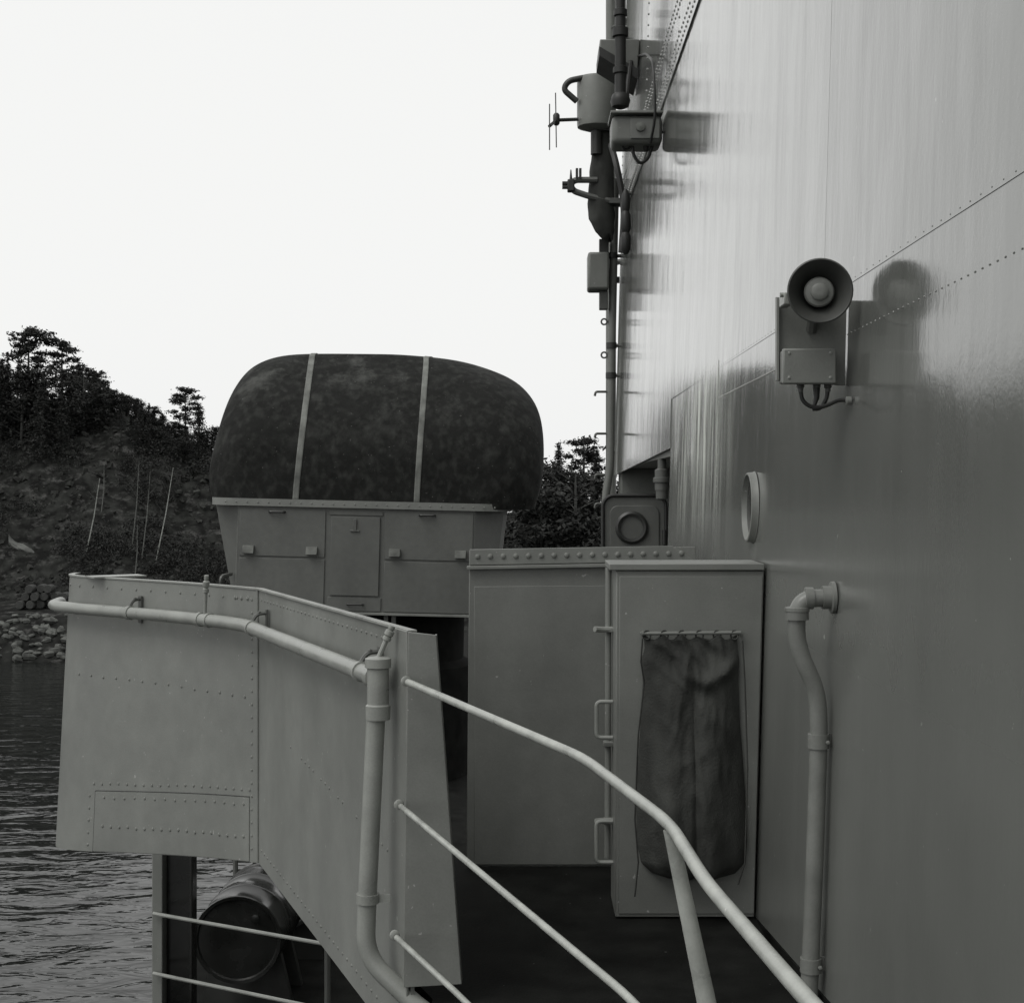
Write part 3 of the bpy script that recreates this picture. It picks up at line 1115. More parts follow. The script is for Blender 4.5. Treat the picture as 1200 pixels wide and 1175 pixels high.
# ---- horn loudspeaker on its bracket
HY = 4.12
root = thing('horn_loudspeaker', 'round horn loudspeaker on a flat bracket plate beside the plate seam', 'loudspeaker', (.86, HY, 1.9))
pl0 = P(909, 350, HY)
mb = MB().hexa([(pl0.x, HY, P(0, 446, HY).z), (wallx(1.9) - .003, HY, P(0, 452, HY).z), (wallx(1.9) - .003, HY + .008, P(0, 452, HY).z), (pl0.x, HY + .008, P(0, 446, HY).z),
                (pl0.x, HY, P(0, 348, HY).z), (wallx(2.1) - .003, HY, P(0, 352, HY).z), (wallx(2.1) - .003, HY + .008, P(0, 352, HY).z), (pl0.x, HY + .008, P(0, 348, HY).z)])
mb.build('bracket_plate', 'paint_lock', root, bevel=.002)
MB().hexa([(pl0.x, HY - .02, P(0, 446, HY).z), (pl0.x + .006, HY - .02, P(0, 446, HY).z), (pl0.x + .006, HY - .001, P(0, 446, HY).z), (pl0.x, HY - .001, P(0, 446, HY).z),
           (pl0.x, HY - .02, P(0, 350, HY).z), (pl0.x + .006, HY - .02, P(0, 350, HY).z), (pl0.x + .006, HY - .001, P(0, 350, HY).z), (pl0.x, HY - .001, P(0, 350, HY).z)]).build('plate_flange', 'paint', root)
hc = P(961, 341, 3.95)
ax = Vector((-.10, -1, -.02)).normalized()
rr = 37.5 / F * 3.95
prof = [(.030, -.16), (.034, -.13), (.036, -.09), (.044, -.06), (.058, -.035), (.076, -.012), (rr, 0), (rr + .002, .004), (rr - .002, .006),
        (rr - .006, .002), (.070, -.014), (.052, -.038), (.040, -.060), (.030, -.085)]
MB().lathe(prof, hc, ax, 40).build('bell', 'horn_paint', root)
MB().lathe([(.020, -.085), (.034, -.06), (.040, -.034), (.041, -.026), (.037, -.020), (.024, -.017), (.0235, -.011), (.020, -.008), (.008, -.007), (0, -.007)], hc, ax, 32).build('core_reflector', 'paint_lock', root)
cl = P(921, 352, 4.04)
MB().obox(cl, (.012, 0, 0), (0, .04, 0), (0, 0, .017)).build('clamp', 'pipe_paint', root, bevel=.004)
MB().tube([hc - ax * .11 + Vector((-.028, 0, -.01)), cl], .011, 8).build('clamp_arm', 'mid_paint', root)
MB().tube([cl + Vector((-.02, -.02, .012)), cl + Vector((.012, -.02, .012))], .007, 6).build('clamp_bolt', 'pipe_paint', root)
MB().tube([hc - ax * .13 + Vector((0, 0, -.02)), (hc.x + .01, HY + .004, hc.z - .09)], .016, 8).build('stem', 'mid_paint', root)

# ---- junction box on the same plate
jb0, jb1 = P(917, 449, 4.06), P(977, 410, 4.06)
root = thing('junction_box', 'small grey junction box with looping cables below the horn loudspeaker', 'junction box', ((jb0.x + jb1.x) / 2, 4.08, jb0.z))
MB().box(jb0.x, jb1.x, 4.06, HY - .001, jb0.z, jb1.z).build('box_body', 'paint', root, bevel=.006)
MB().box(jb0.x - .003, jb1.x + .003, 4.035, 4.058, jb0.z - .004, jb1.z + .002).build('lid', 'paint', root, bevel=.005)
for sx, sz in ((.1, .15), (.9, .15), (.1, .88), (.9, .88)):
    MB().rivet((jb0.x + (jb1.x - jb0.x) * sx, 4.035, jb0.z + (jb1.z - jb0.z) * sz), (0, -1, 0), .005, 8).build('screw', 'pipe_paint', root)
for px in (938, 957, 970):
    g = P(px, 449, 4.085)
    MB().lathe([(.011, .0), (.011, -.012), (.008, -.014), (.008, -.024)], g, (0, 0, 1), 10).build('cable_gland', 'mid_paint', root)
wz = P(1000, 470, 4.05).z
wall_end = Vector((wallx(wz) - .004, 4.03, wz))
MB().tube(rnd([P(938, 455, 4.085), P(940, 470, 4.085), P(952, 478, 4.08), P(968, 476, 4.07), P(983, 468, 4.06), wall_end], .03), .006, 8).build('cable', 'rubber', root)
MB().tube(rnd([P(970, 455, 4.085), P(969, 467, 4.085), P(961, 479, 4.08), P(952, 479, 4.08)], .03), .006, 8).build('cable', 'rubber', root)
MB().tube([P(957, 452, 4.085), P(957, 466, 4.085), P(954, 476, 4.083)], [.011, .008, .005], 8).build('cable', 'rubber', root)
MB().lathe([(.012, 0), (.012, .012), (.006, .014)], wall_end, (-1, 0, 0), 10).build('wall_gland', 'paint', root)

# ---- drain pipe on the right
DPY = 4.18
root = thing('drain_pipe', 'grey drain pipe with elbow and two clamps on the superstructure', 'pipe', (.82, DPY, .0))
wz = P(0, 700, DPY).z
path = [(wallx(wz) - .004, DPY, wz), (P(935, 0, DPY).x, DPY, wz - .004), P(933, 745, DPY), P(940, 772, DPY), P(957, 808, DPY), P(960, 850, DPY), P(955, 1000, DPY), P(948, 1165, DPY), (.80, DPY, .05), (.80, DPY, .002)]
pr = .0255
MB().tube(rnd(path, .055, 8), pr, 16).build('pipe_run', 'drain_paint', root)
MB().lathe([(.046, 0), (.046, .010), (.033, .012), (.033, .035)], (wallx(wz) - .003, DPY, wz), (-1, 0, 0), 20).build('wall_flange', 'drain_paint', root)
g = P(934, 718, DPY)
MB().lathe([(.028, -.02), (.034, -.019), (.034, .004), (.036, .005), (.036, .015), (.028, .017)], g, (0, 0, 1), 20).build('collar', 'drain_paint', root)
g = Vector((P(948, 0, DPY).x, DPY, wz - .002))
MB().lathe([(.028, -.012), (.0315, -.011), (.0315, .011), (.028, .012)], g, (1, 0, 0), 20).build('collar', 'drain_paint', root)
for px, py in ((959, 868), (950, 1130)):
    g = P(px, py, DPY)
    sub = MB().lathe([(pr + .001, -.02), (pr + .005, -.02), (pr + .005, .02), (pr + .001, .02)], g, (0, 0, 1), 18).build('pipe_clamp', 'drain_paint', root)
    MB().obox((g.x + .028, DPY + .012, g.z), (.020, 0, 0), (0, .003, 0), (0, 0, .02)).build('clamp_foot', 'drain_paint', sub)
    MB().rivet((g.x + .022, DPY - .028, g.z), (0, -1, 0), .007, 6).build('bolt', 'drain_paint', sub)

# ---- sponson bulwark
K = Vector((-1.197, 6.45, 0))
RE = Vector((-.368, 4.50, 0))
LP = [K, Vector((-1.50, 6.76, 0)), Vector((-1.80, 7.02, 0)), Vector((-2.08, 7.24, 0)), Vector((-2.29, 7.41, 0)), Vector((-2.37, 7.54, 0)), Vector((-2.38, 7.68, 0))]
ZT = 1.147


def poly_at(pts, s):
    """point and outward normal at arc length s"""
    for a, c in zip(pts, pts[1:]):
        L = (c - a).length
        if s <= L or c is pts[-1]:
            d = (c - a) / L
            return a + d * s, d
        s -= L


def smooth_path(pts, k=6):
    out = []
    q = [pts[0] * 2 - pts[1]] + pts + [pts[-1] * 2 - pts[-2]]
    for i in range(1, len(q) - 2):
        for j in range(k):
            t = j / k
            out.append(.5 * ((2 * q[i]) + (q[i + 1] - q[i - 1]) * t + (2 * q[i - 1] - 5 * q[i] + 4 * q[i + 1] - q[i + 2]) * t * t + (3 * q[i] - q[i - 1] - 3 * q[i + 1] + q[i + 2]) * t ** 3))
    out.append(pts[-1].copy())
    return out


LPS = smooth_path(LP)


def left_at(s, z, off=0):
    p, d = poly_at(LPS, s)
    n = Vector((d.y, -d.x, 0))       # outward
    if n.dot(Vector((-.7, -.7, 0))) < 0: n = -n
    lean = (ZT - z) * .05 * min(1, s / 1.2)
    q = p + n * (lean + off)
    return Vector((q.x, q.y, z)), n


def right_at(t, z, off=0):
    d = (RE - K)
    p = K + d * t
    n = Vector((-.92, -.391, 0))
    q = p + n * off
    return Vector((q.x, q.y, z)), n


sp = thing('sponson_bulwark', 'rounded riveted grey steel bulwark of the sponson on the left', 'bulwark', (-1.3, 6.6, 0))
LEN = sum((c - a).length for a, c in zip(LPS, LPS[1:]))


def lbot(s): return -.06 - .18 * min(1, s / 1.6)


def rbot(t): return -.06 - .12 * t


n_ = 44
rows = []
for j in range(7):
    rows.append([left_at(LEN * i / n_, lbot(LEN * i / n_) + (ZT - lbot(LEN * i / n_)) * j / 6)[0] for i in range(n_ + 1)])
bk = {}
front = [p for r in rows for p in r]
for j in range(7):
    for i in range(n_ + 1):
        s = LEN * i / n_
        z = lbot(s) + (ZT - lbot(s)) * j / 6
        bk[tuple(round(q, 5) for q in rows[j][i])] = left_at(s, z, -.012)[0]
MB().slab(rows, lambda p: bk[tuple(round(q, 5) for q in p)]).build('curved_plate', 'paint', sp)
rows = [[right_at(i / 10, rbot(i / 10) + (ZT - rbot(i / 10)) * j / 4, -.004)[0] for i in range(11)] for j in range(5)]
MB().slab(rows, lambda p: p + Vector((.92, .391, 0)) * .012).build('flat_plate', 'paint', sp)
# butt strap on the knuckle and edge strips
a0, _ = right_at(.003, 0)
MB().tube([(K.x, K.y, rbot(0)), (K.x, K.y, ZT)], .006, 6).build('knuckle_bead', 'paint', sp)
# top flange, folded inboard
for nm, fn, cnt_, LL in (('top_flange', left_at, 40, LEN), ('top_flange', right_at, 8, 1)):
    rows = [[fn(LL * i / cnt_, ZT + .004, .006)[0] for i in range(cnt_ + 1)], [fn(LL * i / cnt_, ZT + .004, -.024)[0] for i in range(cnt_ + 1)]]
    MB().slab(rows, lambda p: p - Vector((0, 0, .007))).build(nm, 'pipe_paint', sp)
# lower access plate
s0, s1 = .06, 1.22
rows = []
tab = {}
for j in range(4):
    row = []
    for i in range(15):
        s = s0 + (s1 - s0) * i / 14
        z = lbot(s) + .004 + (.222 - .105 * s - lbot(s)) * j / 3
        p, n = left_at(s, z, .004)
        tab[tuple(round(q, 5) for q in p)] = n
        row.append(p)
    rows.append(row)
MB().slab(rows, lambda p: p - tab[tuple(round(q, 5) for q in p)] * .005).build('access_plate', 'paint', sp)
# a dark open joint above and beside it
for seq in ([(s0 + (s1 - s0) * i / 14, .229 - .105 * (s0 + (s1 - s0) * i / 14)) for i in range(15)], [(s1 + .004, .10 - .30 * i / 8) for i in range(9)]):
    MB().tube([left_at(s, z, .001)[0] for s, z in seq], .0022, 4).build('open_joint', 'dark_paint', sp)
rv = MB()


def lrow(z, s_a, s_b, step, r=.010, jit=0, fall=0, off=0):
    s = s_a
    while s < s_b:
        p, n = left_at(s, z - fall * s + random.uniform(-jit, jit), off)
        rv.rivet(p, n, r)
        s += step


lrow(1.10, .05, 1.9, .115, .0075)
lrow(1.10, .08, .2, .05, .010)
lrow(.66, .10, 1.5, .10, .008, .004)
lrow(.262, .06, 1.25, .062, .008, .003, .105)
lrow(.195, .10, 1.18, .075, .008, .003, .105, .004)
lrow(.05, .10, 1.18, .062, .009, .003, .10, .004)
for z in [ZT - .05 - .058 * i for i in range(20)]:
    p, n = left_at(.045, z)
    rv.rivet(p, n, .007)
for z in [.07 - .06 * i for i in range(5)]:
    p, n = left_at(1.27, z)
    rv.rivet(p, n, .008)
for t in [i / 36 for i in range(1, 35)]:
    for zz in (ZT - .045, rbot(t) + .07):
        p, n = right_at(t, zz, -.004)
        rv.rivet(p, n, .0065)
    if t > .25:
        p, n = right_at(t, .60 - .20 * t, -.004)
        if random.random() < .5: rv.rivet(p, n, .006)
tag(rv.build('rivet_rows', 'paint', sp), kind='stuff')
# end plates at the opening
p0, n = right_at(.915, 0, .002)
p1, _ = right_at(1.0, 0, .002)
dv = (p1 - p0)
MB().hexa([Vector((p0.x, p0.y, -.15)), Vector((p1.x, p1.y, -.15)), Vector((p1.x, p1.y, -.15)) + n * .008, Vector((p0.x, p0.y, -.15)) + n * .008,
           Vector((p0.x, p0.y, ZT + .001)), Vector((p1.x, p1.y, ZT + .001)), Vector((p1.x, p1.y, ZT + .001)) + n * .008, Vector((p0.x, p0.y, ZT + .001)) + n * .008]).build('edge_strap', 'paint', sp, bevel=.002)
e0 = P(482, 742, 4.49)
poly = [(P(473, 0, 4.49).x, 4.49, .055), (P(541, 0, 4.49).x, 4.49, .065), (P(511, 0, 4.49).x, 4.49, ZT - .01), (P(478, 0, 4.49).x, 4.49, ZT)]
MB().prism(poly, (0, .010, 0)).build('end_gusset', 'paint', sp, bevel=.002)
MB().prism([(P(539, 0, 4.49).x, 4.491, .067), (P(509, 0, 4.49).x, 4.491, ZT - .012), (P(511, 0, 4.49).x, 4.491, ZT - .012), (P(541, 0, 4.49).x, 4.491, .067)], (0, .05, 0)).build('gusset_flange', 'paint', sp)
# small bright bracket just inside the rim on the left
q0 = P(128, 672, 7.9)
MB().obox((-2.08, 7.36, 1.150), (.11, .075, 0), (-.04, .06, 0), (0, 0, .004)).build('rim_bracket', 'pipe_paint', sp)

# ---- wash-down pipe along the sponson
root = thing('washdown_pipe', 'grey pipe running along the sponson bulwark and bending down at its end', 'pipe', (-.6, 4.9, 0))
PZ_ = .995
OFFP = .070
path = [left_at(s, PZ_, OFFP)[0] for s in [1.75, 1.7, 1.6, 1.5, 1.3, 1.0, .7, .4, .15]]
path.append(right_at(.04, PZ_, OFFP)[0])
T0 = min((right_at(k / 400, PZ_, OFFP)[0] for k in range(300, 400)), key=lambda q: abs(q.x / q.y - (443 - CX) / F))
TT = (T0 - K).length / (RE - K).length
path += [right_at(.2, PZ_, OFFP)[0], right_at(.5, PZ_, OFFP)[0], T0]
MB().tube(path, .0285, 14).build('rail_pipe', 'pipe_paint', root)
d0 = P(443, 800, T0.y)
down = [Vector((T0.x, T0.y, PZ_ + .02)), P(430, 1060, T0.y), P(428, 1120, T0.y), P(500, 1190, T0.y - .06), P(570, 1225, T0.y - .12)]
MB().tube(rnd(down, .16, 8), .0295, 16).build('down_pipe', 'pipe_paint', root)
MB().lathe([(.030, -.13), (.038, -.128), (.039, -.085), (.034, -.08), (.034, .03), (.041, .034), (.041, .062), (.03, .066), (.0, .07)], T0 + Vector((0, 0, -.0)), (0, 0, 1), 18).build('tee_fitting', 'pipe_paint', root)
dT = (right_at(.6, PZ_, OFFP)[0] - T0).normalized()
MB().lathe([(.030, .02), (.0365, .022), (.0365, .06), (.03, .062)], T0, dT, 16).build('tee_socket', 'pipe_paint', root)


def clamp(p, n, d):
    sub = MB().lathe([(.0295, -.012), (.034, -.012), (.034, .012), (.0295, .012)], p, d, 16).build('pipe_clamp', 'pipe_paint', root)
    q = p - n * .035
    MB().tube(rnd([p + Vector((0, 0, .03)), p + Vector((0, 0, .06)) - n * .02, p + Vector((0, 0, .062)) - n * .06], .02), .008, 6).build('strap_arm', 'mid_paint', sub)
    MB().obox(p - n * .062 + Vector((0, 0, .012)), n * .005, d * .012, (0, 0, .065)).build('back_plate', 'mid_paint', sub)
    MB().rivet(p + Vector((0, 0, .066)) - n * .03, (0, 0, 1), .009, 6).build('bolt', 'mid_paint', sub)


for s in (.92,):
    p, n = left_at(s, PZ_, OFFP)
    clamp(p, n, (left_at(s + .05, PZ_, OFFP)[0] - p).normalized())
for t in (.10, .865):
    p, n = right_at(t, PZ_, OFFP)
    clamp(p, n, (right_at(t - .05, PZ_, OFFP)[0] - p).normalized())
g = P(438, 1052, T0.y)
sub = MB().lathe([(.0305, -.014), (.036, -.014), (.036, .014), (.0305, .014)], P(431, 1052, T0.y), (0, 0, 1), 16).build('pipe_clamp', 'pipe_paint', root)
MB().obox(P(446, 1052, T0.y), (.03, 0, 0), (0, .004, 0), (0, 0, .012)).build('clamp_foot', 'pipe_paint', sub)


def nozzle(base, tip):
    base, tip = Vector(base), Vector(tip)
    d = tip - base
    sub = MB().tube([base, base + d * .62], .008, 8).build('nozzle', 'pipe_paint', root)
    L = d.length
    MB().lathe([(.009, .55 * L), (.014, .57 * L), (.014, .66 * L), (.010, .68 * L), (.015, .72 * L), (.015, .84 * L), (.008, .87 * L), (.011, .91 * L), (.010, L)], base, d, 10).build('nozzle_head', 'pipe_paint', sub)


p, n = left_at(.32, PZ_, OFFP)
nozzle(p + Vector((0, 0, .025)), P(242, 674, p.y - .02))
for ds in (-.035, .035):
    q, nn = left_at(.32 + ds, PZ_, OFFP)
    MB().lathe([(.029, -.010), (.0335, -.010), (.0335, .010), (.029, .010)], q, (left_at(.4, PZ_, OFFP)[0] - q), 14).build('collar', 'pipe_paint', root)
nozzle(T0 + Vector((0, 0, .06)), P(460, 733, T0.y))

# ---- guard rail in the foreground
root = thing('guard_rail', 'pale three-bar guard rail curving past the viewer in the foreground', 'railing', (.3, 2.5, 0))
top = [(-.366, 4.43, 1.0), (.118, 3.18, 1.0), (.246, 2.55, 1.0), (.262, 2.17, 1.0), (.317, 1.67, 1.0), (.42, .9, 1.0), (.45, -.3, 1.0)]
MB().tube(rnd(top, .10, 6), .0108, 14).build('top_bar', 'rail_paint', root)
mid = [(-.39, 4.45, .62), (.205, 2.73, .62), (.27, 2.3, .62), (.42, .9, .62), (.45, -.3, .62)]
MB().tube(rnd(mid, .12, 6), .0088, 12).build('middle_bar', 'rail_paint', root)
lowb = [(-.405, 4.47, .215), (-.165, 3.90, .215), (.21, 2.85, .215), (.27, 2.3, .215), (.42, .9, .215), (.45, -.3, .215)]
MB().tube(rnd(lowb, .12, 6), .0088, 12).build('bottom_bar', 'rail_paint', root)
a = Vector((.246, 2.55, .99))
c = Vector((.455, 2.55, .0))
MB().tube([c, c.lerp(a, .5), a], [.026, .020, .0125], 14).build('stanchion', 'rail_paint', root)
MB().tube([(.445, -.2, 0), (.445, -.2, .99)], .014, 10).build('stanchion', 'rail_paint', root)
for p in ((-.372, 4.445, 1.0), (-.395, 4.465, .62), (-.41, 4.485, .215)):
    MB().lathe([(.016, 0), (.016, .004), (.013, .006)], Vector(p) + Vector((-.004, .012, 0)), (.36, -.93, 0), 12).build('end_flange', 'rail_paint', root)

# ---- things on the lower deck
PY = 9.2
xl, xr = P(178, 0, PY).x, P(225, 0, PY).x
root = thing('support_post', 'steel channel post under the sponson at the deck edge, its inside shade coloured black', 'post', ((xl + xr) / 2, PY, LZ))
MB().box(xl, xl + .066, PY, PY + .14, LZ, -.09).build('near_flange', 'paint', root, bevel=.006)
MB().box(xl + .068, xr - .022, PY + .10, PY + .14, LZ, -.09).build('web', 'black_enamel', root, bevel=.004)  # shade inside the open channel is put into the colour as black
MB().box(xr - .020, xr, PY + .01, PY + .14, LZ, -.09).build('far_flange', 'black_enamel', root, bevel=.006)  # black too, carries the same inside shade in its colour
MB().box(xl - .04, xr + .04, PY - .05, PY + .2, LZ + .001, LZ + .02).build('foot_plate', 'black_enamel', root)
for (ya, yb, lab) in ((1070, 1103, 'upper thin grey guard wire in front of the black drum'), (1140, 1176, 'lower thin grey guard wire in front of the black drum')):
    a = P(180, ya, 9.18)
    c = P(366, yb if ya < 1100 else 1179, 9.18 * (ya - 575) / ((yb if ya < 1100 else 1179) - 575))
    c2 = a + (c - a) * 1.9
    tag(MB().tube([a, c, c2], .012, 8).build('guard_wire', 'pipe_paint', loc=a), lab, 'wire', 'guard wires of the lower deck')
# drum on chocks
dc = P(278, 1101, 9.9)
root = thing('steel_drum', 'black steel drum lying on its side below the sponson', 'drum', (dc.x, 10.3, LZ))
da = Vector((.015, 1, 0)).normalized()
rr = .296
prof = [(0, .012), (rr - .03, .012), (rr - .022, -.004), (rr, -.006), (rr + .004, .008), (rr - .004, .016), (rr - .006, .26), (rr + .002, .275), (rr + .007, .29), (rr + .002, .305), (rr - .006, .32), (rr - .006, .56), (rr + .002, .575), (rr + .007, .59), (rr + .002, .605), (rr - .006, .62), (rr - .006, .86), (rr + .003, .87), (rr + .002, .885), (0, .88)]
MB().lathe(prof, dc, da, 40).build('drum_body', 'black_enamel', root)
MB().lathe([(.03, 0), (.03, -.012), (.018, -.014), (0, -.014)], dc + Vector((.12, .012, .14)), da, 12).build('bung', 'black_enamel', root)
for yy, m_ in ((.30, 'dark_paint'), (.68, 'dark_paint')):
    c = dc + da * yy
    poly = []
    for k in range(9):
        a = R(218 + 104 * k / 8)
        poly.append((c.x + math.cos(a) * (rr + .003), c.y, c.z + math.sin(a) * (rr + .003)))
    poly = [(c.x - .32, c.y, LZ + .001)] + poly + [(c.x + .32, c.y, LZ + .001)]
    MB().prism(poly, (0, .07, 0)).build('chock', m_, root)
# slim stanchions and a slack stay on the lower deck
p = P(276, 1015, 12.4)
tag(MB().tube([(p.x, 12.4, LZ), (p.x, 12.4, -.15)], .022, 8).build('deck_stanchion', 'mid_paint', loc=(p.x, 12.4, LZ)), 'thin dark stanchion standing behind the black drum', 'stanchion', 'thin stanchions of the lower deck')
p = P(384, 1100, 8.2)
tag(MB().tube([(p.x, 8.2, LZ), (p.x, 8.2, -.09)], .018, 8).build('deck_stanchion', 'mid_paint', loc=(p.x, 8.2, LZ)), 'thin dark stanchion right of the black drum, close to the sponson plate', 'stanchion', 'thin stanchions of the lower deck')
tag(MB().tube([(xr + .01, PY + .06, -.35), P(245, 1005, PY), P(262, 985, PY + .1)], .012, 6).build('stay_rod', 'mid_paint', loc=(xr, PY, -.35)), 'short slanting rod from the channel post up under the sponson', 'rod')
# second drum stowed behind the first
d2 = dc + Vector((.10, 1.15, .02))
root = thing('steel_drum', 'second dark drum stowed close behind the black drum', 'drum', (d2.x, d2.y + .4, LZ))
MB().lathe(prof, d2, da, 32).build('drum_body', 'dark_paint', root)
for yy in (.12, .68):
    c = d2 + da * yy
    MB().box(c.x - .3, c.x + .3, c.y, c.y + .07, LZ + .001, c.z - .235).build('chock', 'dark_paint', root)

# ================================================================== gun turret with canvas hood
TY = 17.0
TC = Vector((-1.95, TY, .16))
root = thing('gun_turret', 'boxy grey gun turret under a weathered dark canvas dome hood', 'gun turret', TC, rot=(0, R(1.4), 0))


def TP(px, py, Y):      # picture -> turret local (tilt taken out)
    py2 = py - .0245 * (px - 424)
    return P(px, py2, Y) - TC


def plan(l, r, yf, yb, rl, rr_, n=7, bulge=0):
    """rounded plan outline, counter-clockwise from front-left"""
    out = []
    for cx, cy, a0, rad in ((l + rl, yf + rl, 180, rl), (r - rr_, yf + rr_, 270, rr_), (r - rr_, yb - rr_, 0, rr_), (l + rl, yb - rl, 90, rl)):
        for k in range(n):
            a = R(a0 + 90 * k / (n - 1))
            out.append((cx + rad * math.cos(a), cy + rad * math.sin(a)))
    return out


def X_(px, Y): return (px - CX) / F * Y - TC.x


zt_ = TP(424, 592, TY).z
zb_ = TP(424, 717, TY).z
body = []
for f_ in (0, 1):      # bottom, top
    l = X_(272, TY + .3) if f_ == 0 else X_(247, TY + .3)
    r = X_(575, TY + .3) if f_ == 0 else X_(588, TY + .3)
    fl, fr = X_(276, TY), X_(554, TY)
    z = zb_ if f_ == 0 else zt_
    body.append([(fl, 0, z), (fr, 0, z), (r, .42, z), (r + .02, 2.2, z), (r - .2, 3.6, z), (l + .3, 3.6, z), (l - .1, 2.2, z), (l, .42, z)])
mb = MB().sheet(body, closed=True)
mb.add(body[1], [list(range(8))])
mb.add(body[0], [list(range(8))[::-1]])
mb.build('shield', 'turret_paint', root, local=True, smooth=False)
# dome hood : levels (py, left px, right px) traced from the outline
lev = [(592, 250, 622), (575, 243, 630), (548, 243, 633), (520, 248, 633), (495, 251, 631), (470, 255, 625), (450, 261, 612), (436, 268, 595), (427, 277, 575), (420, 292, 552), (416, 312, 530), (415, 342, 505)]
rows = []
for i, (py, lp, rp) in enumerate(lev):
    t = i / (len(lev) - 1)
    inset = max(0, (590 - py) / 175) ** 3
    yf = -.03 + 1.15 * inset + .05 * t
    yb = 3.7 - 1.2 * inset
    YL = TY + 1.2
    z = EYE - (py - CY) / F * (TY + .9 * inset + .3) - TC.z
    l, r = (lp - CX) / F * (TY + .55) - TC.x, (rp - CX) / F * (TY + 1.2) - TC.x
    rr_ = min(.60 + .2 * t, (r - l) * .45, (yb - yf) * .45)
    pts = plan(l, r, yf, yb, rr_ * .8, rr_ * 1.1, 8)
    if i == 0: z = zt_ - .01
    rows.append([(x + .02 * noise.noise(Vector((x * 1.3, y, z))), y + .025 * noise.noise(Vector((x * 1.3, y * 1.3, z * 1.5 + 7))), z + .012 * noise.noise(Vector((x, y, 3)))) for x, y in pts])
mb = MB().sheet(rows, closed=True)
mb.add(rows[-1], [list(range(len(rows[-1])))])
hood = mb.build('canvas_hood', 'canvas', root, local=True)
sm = hood.modifiers.new('sub', 'SUBSURF')
sm.levels = sm.render_levels = 2


# two pale strips sewn over the hood
def hood_front(px_top, px_bot):
    pts = []
    for i, (py, lp, rp) in enumerate(lev[:-1]):
        inset = max(0, (590 - py) / 175) ** 3
        t = i / (len(lev) - 1)
        yf = -.03 + 1.15 * inset + .05 * t
        z = EYE - (py - CY) / F * (TY + .9 * inset + .3) - TC.z
        u = (592 - py) / 175
        px = px_bot + (px_top - px_bot) * u ** 1.3
        pts.append(Vector(((px - CX) / F * (TY + yf) - TC.x, yf, z)))
    last = pts[-1]
    pts += [last + Vector((.03, .5, .03)), last + Vector((.05, 1.2, .03))]
    return pts


for a, c, wv in ((359, 343, .036), (493, 485, .034)):
    pts = hood_front(a, c)
    q = [pts[0]]
    for u_, v_ in zip(pts, pts[1:]):
        q += [u_.lerp(v_, .25 * j) for j in (1, 2, 3, 4)]
    rws = [[p + Vector((wv * (j / 2 - 1), -.05, .04)) for j in range(5)] for p in q]
    o = MB().sheet(rws).build('sewn_strip', 'strip', root, local=True)
    sw = o.modifiers.new('wrap', 'SHRINKWRAP')
    sw.target = hood
    sw.wrap_method = 'NEAREST_SURFACEPOINT'
    sw.wrap_mode = 'ABOVE_SURFACE'
    sw.offset = .006
    so_ = o.modifiers.new('solid', 'SOLIDIFY')
    so_.thickness = .006
    so_.offset = 0
# trim rail between hood and shield
tr = plan(X_(244, TY + .2), X_(596, TY + .2), -.045, 3.66, .35, .4, 6)
rws = [[(x, y, zt_ - .035) for x, y in tr], [(x, y, zt_ + .05) for x, y in tr]]
mb = MB().sheet(rws, closed=True)
mb.add(rws[0] + rws[1], [list(range(len(tr)))[::-1], [i + len(tr) for i in range(len(tr))]])
trim = mb.build('trim_rail', 'paint', root, local=True, bevel=.006)
tv = MB()
for k in range(26):
    tv.rivet((X_(262 + 12.6 * k, TY), -.045, zt_ + .008), (0, -1, 0), .012)
tag(tv.build('rivet_row', 'paint', root, local=True), kind='stuff')


def tpanel(name, px0, px1, py0, py1, proud=.014, m_='turret_paint', bev=.004):
    x0, x1 = X_(px0, TY), X_(px1, TY)
    z0, z1 = TP(424, py1, TY).z, TP(424, py0, TY).z
    return MB().box(x0, x1, -proud, -.0008, z0, z1).build(name, m_, root, local=True, bevel=bev)


tpanel('panel', 279, 379, 599, 654)
tpanel('panel', 279, 379, 656.5, 716)
tpanel('panel', 449, 552, 599, 654.5)
tpanel('panel', 449, 552, 657, 716)
tpanel('panel', 383.5, 446, 599, 604)
tpanel('panel', 383.5, 446, 700, 716)
door = tpanel('door', 386, 443, 605.5, 698, .024)
for nm, a in (('vent_hood', 290), ('vent_hood', 364), ('vent_hood', 461), ('vent_hood', 538)):
    x0, x1 = X_(a - 6.5, TY), X_(a + 6.5, TY)
    z0, z1 = TP(424, 651, TY).z, TP(424, 642, TY).z
    MB().hexa([(x0, -.085, z0), (x1, -.085, z0), (x1, -.0145, z0), (x0, -.0145, z0), (x0, -.055, z1), (x1, -.055, z1), (x1, -.0145, z1), (x0, -.0145, z1)]).build(nm, 'strip', root, local=True, bevel=.004)
for a in (322, 498):
    MB().tube(rnd([(X_(a - 9, TY), -.0145, TP(424, 602, TY).z), (X_(a - 8, TY), -.05, TP(424, 602, TY).z), (X_(a + 8, TY), -.05, TP(424, 602, TY).z), (X_(a + 9, TY), -.0145, TP(424, 602, TY).z)], .02), .014, 6).build('grip', 'dark_paint', root, local=True)
zz = TP(424, 615, TY).z
MB().obox((X_(414, TY), -.030, zz), (.018, 0, 0), (0, .012, 0), (0, 0, .07)).build('latch', 'mid_paint', root, local=True, bevel=.004)
MB().obox((X_(414, TY), -.030, zz - .07), (.055, 0, 0), (0, .012, 0), (0, 0, .010)).build('latch', 'mid_paint', root, local=True, bevel=.004)
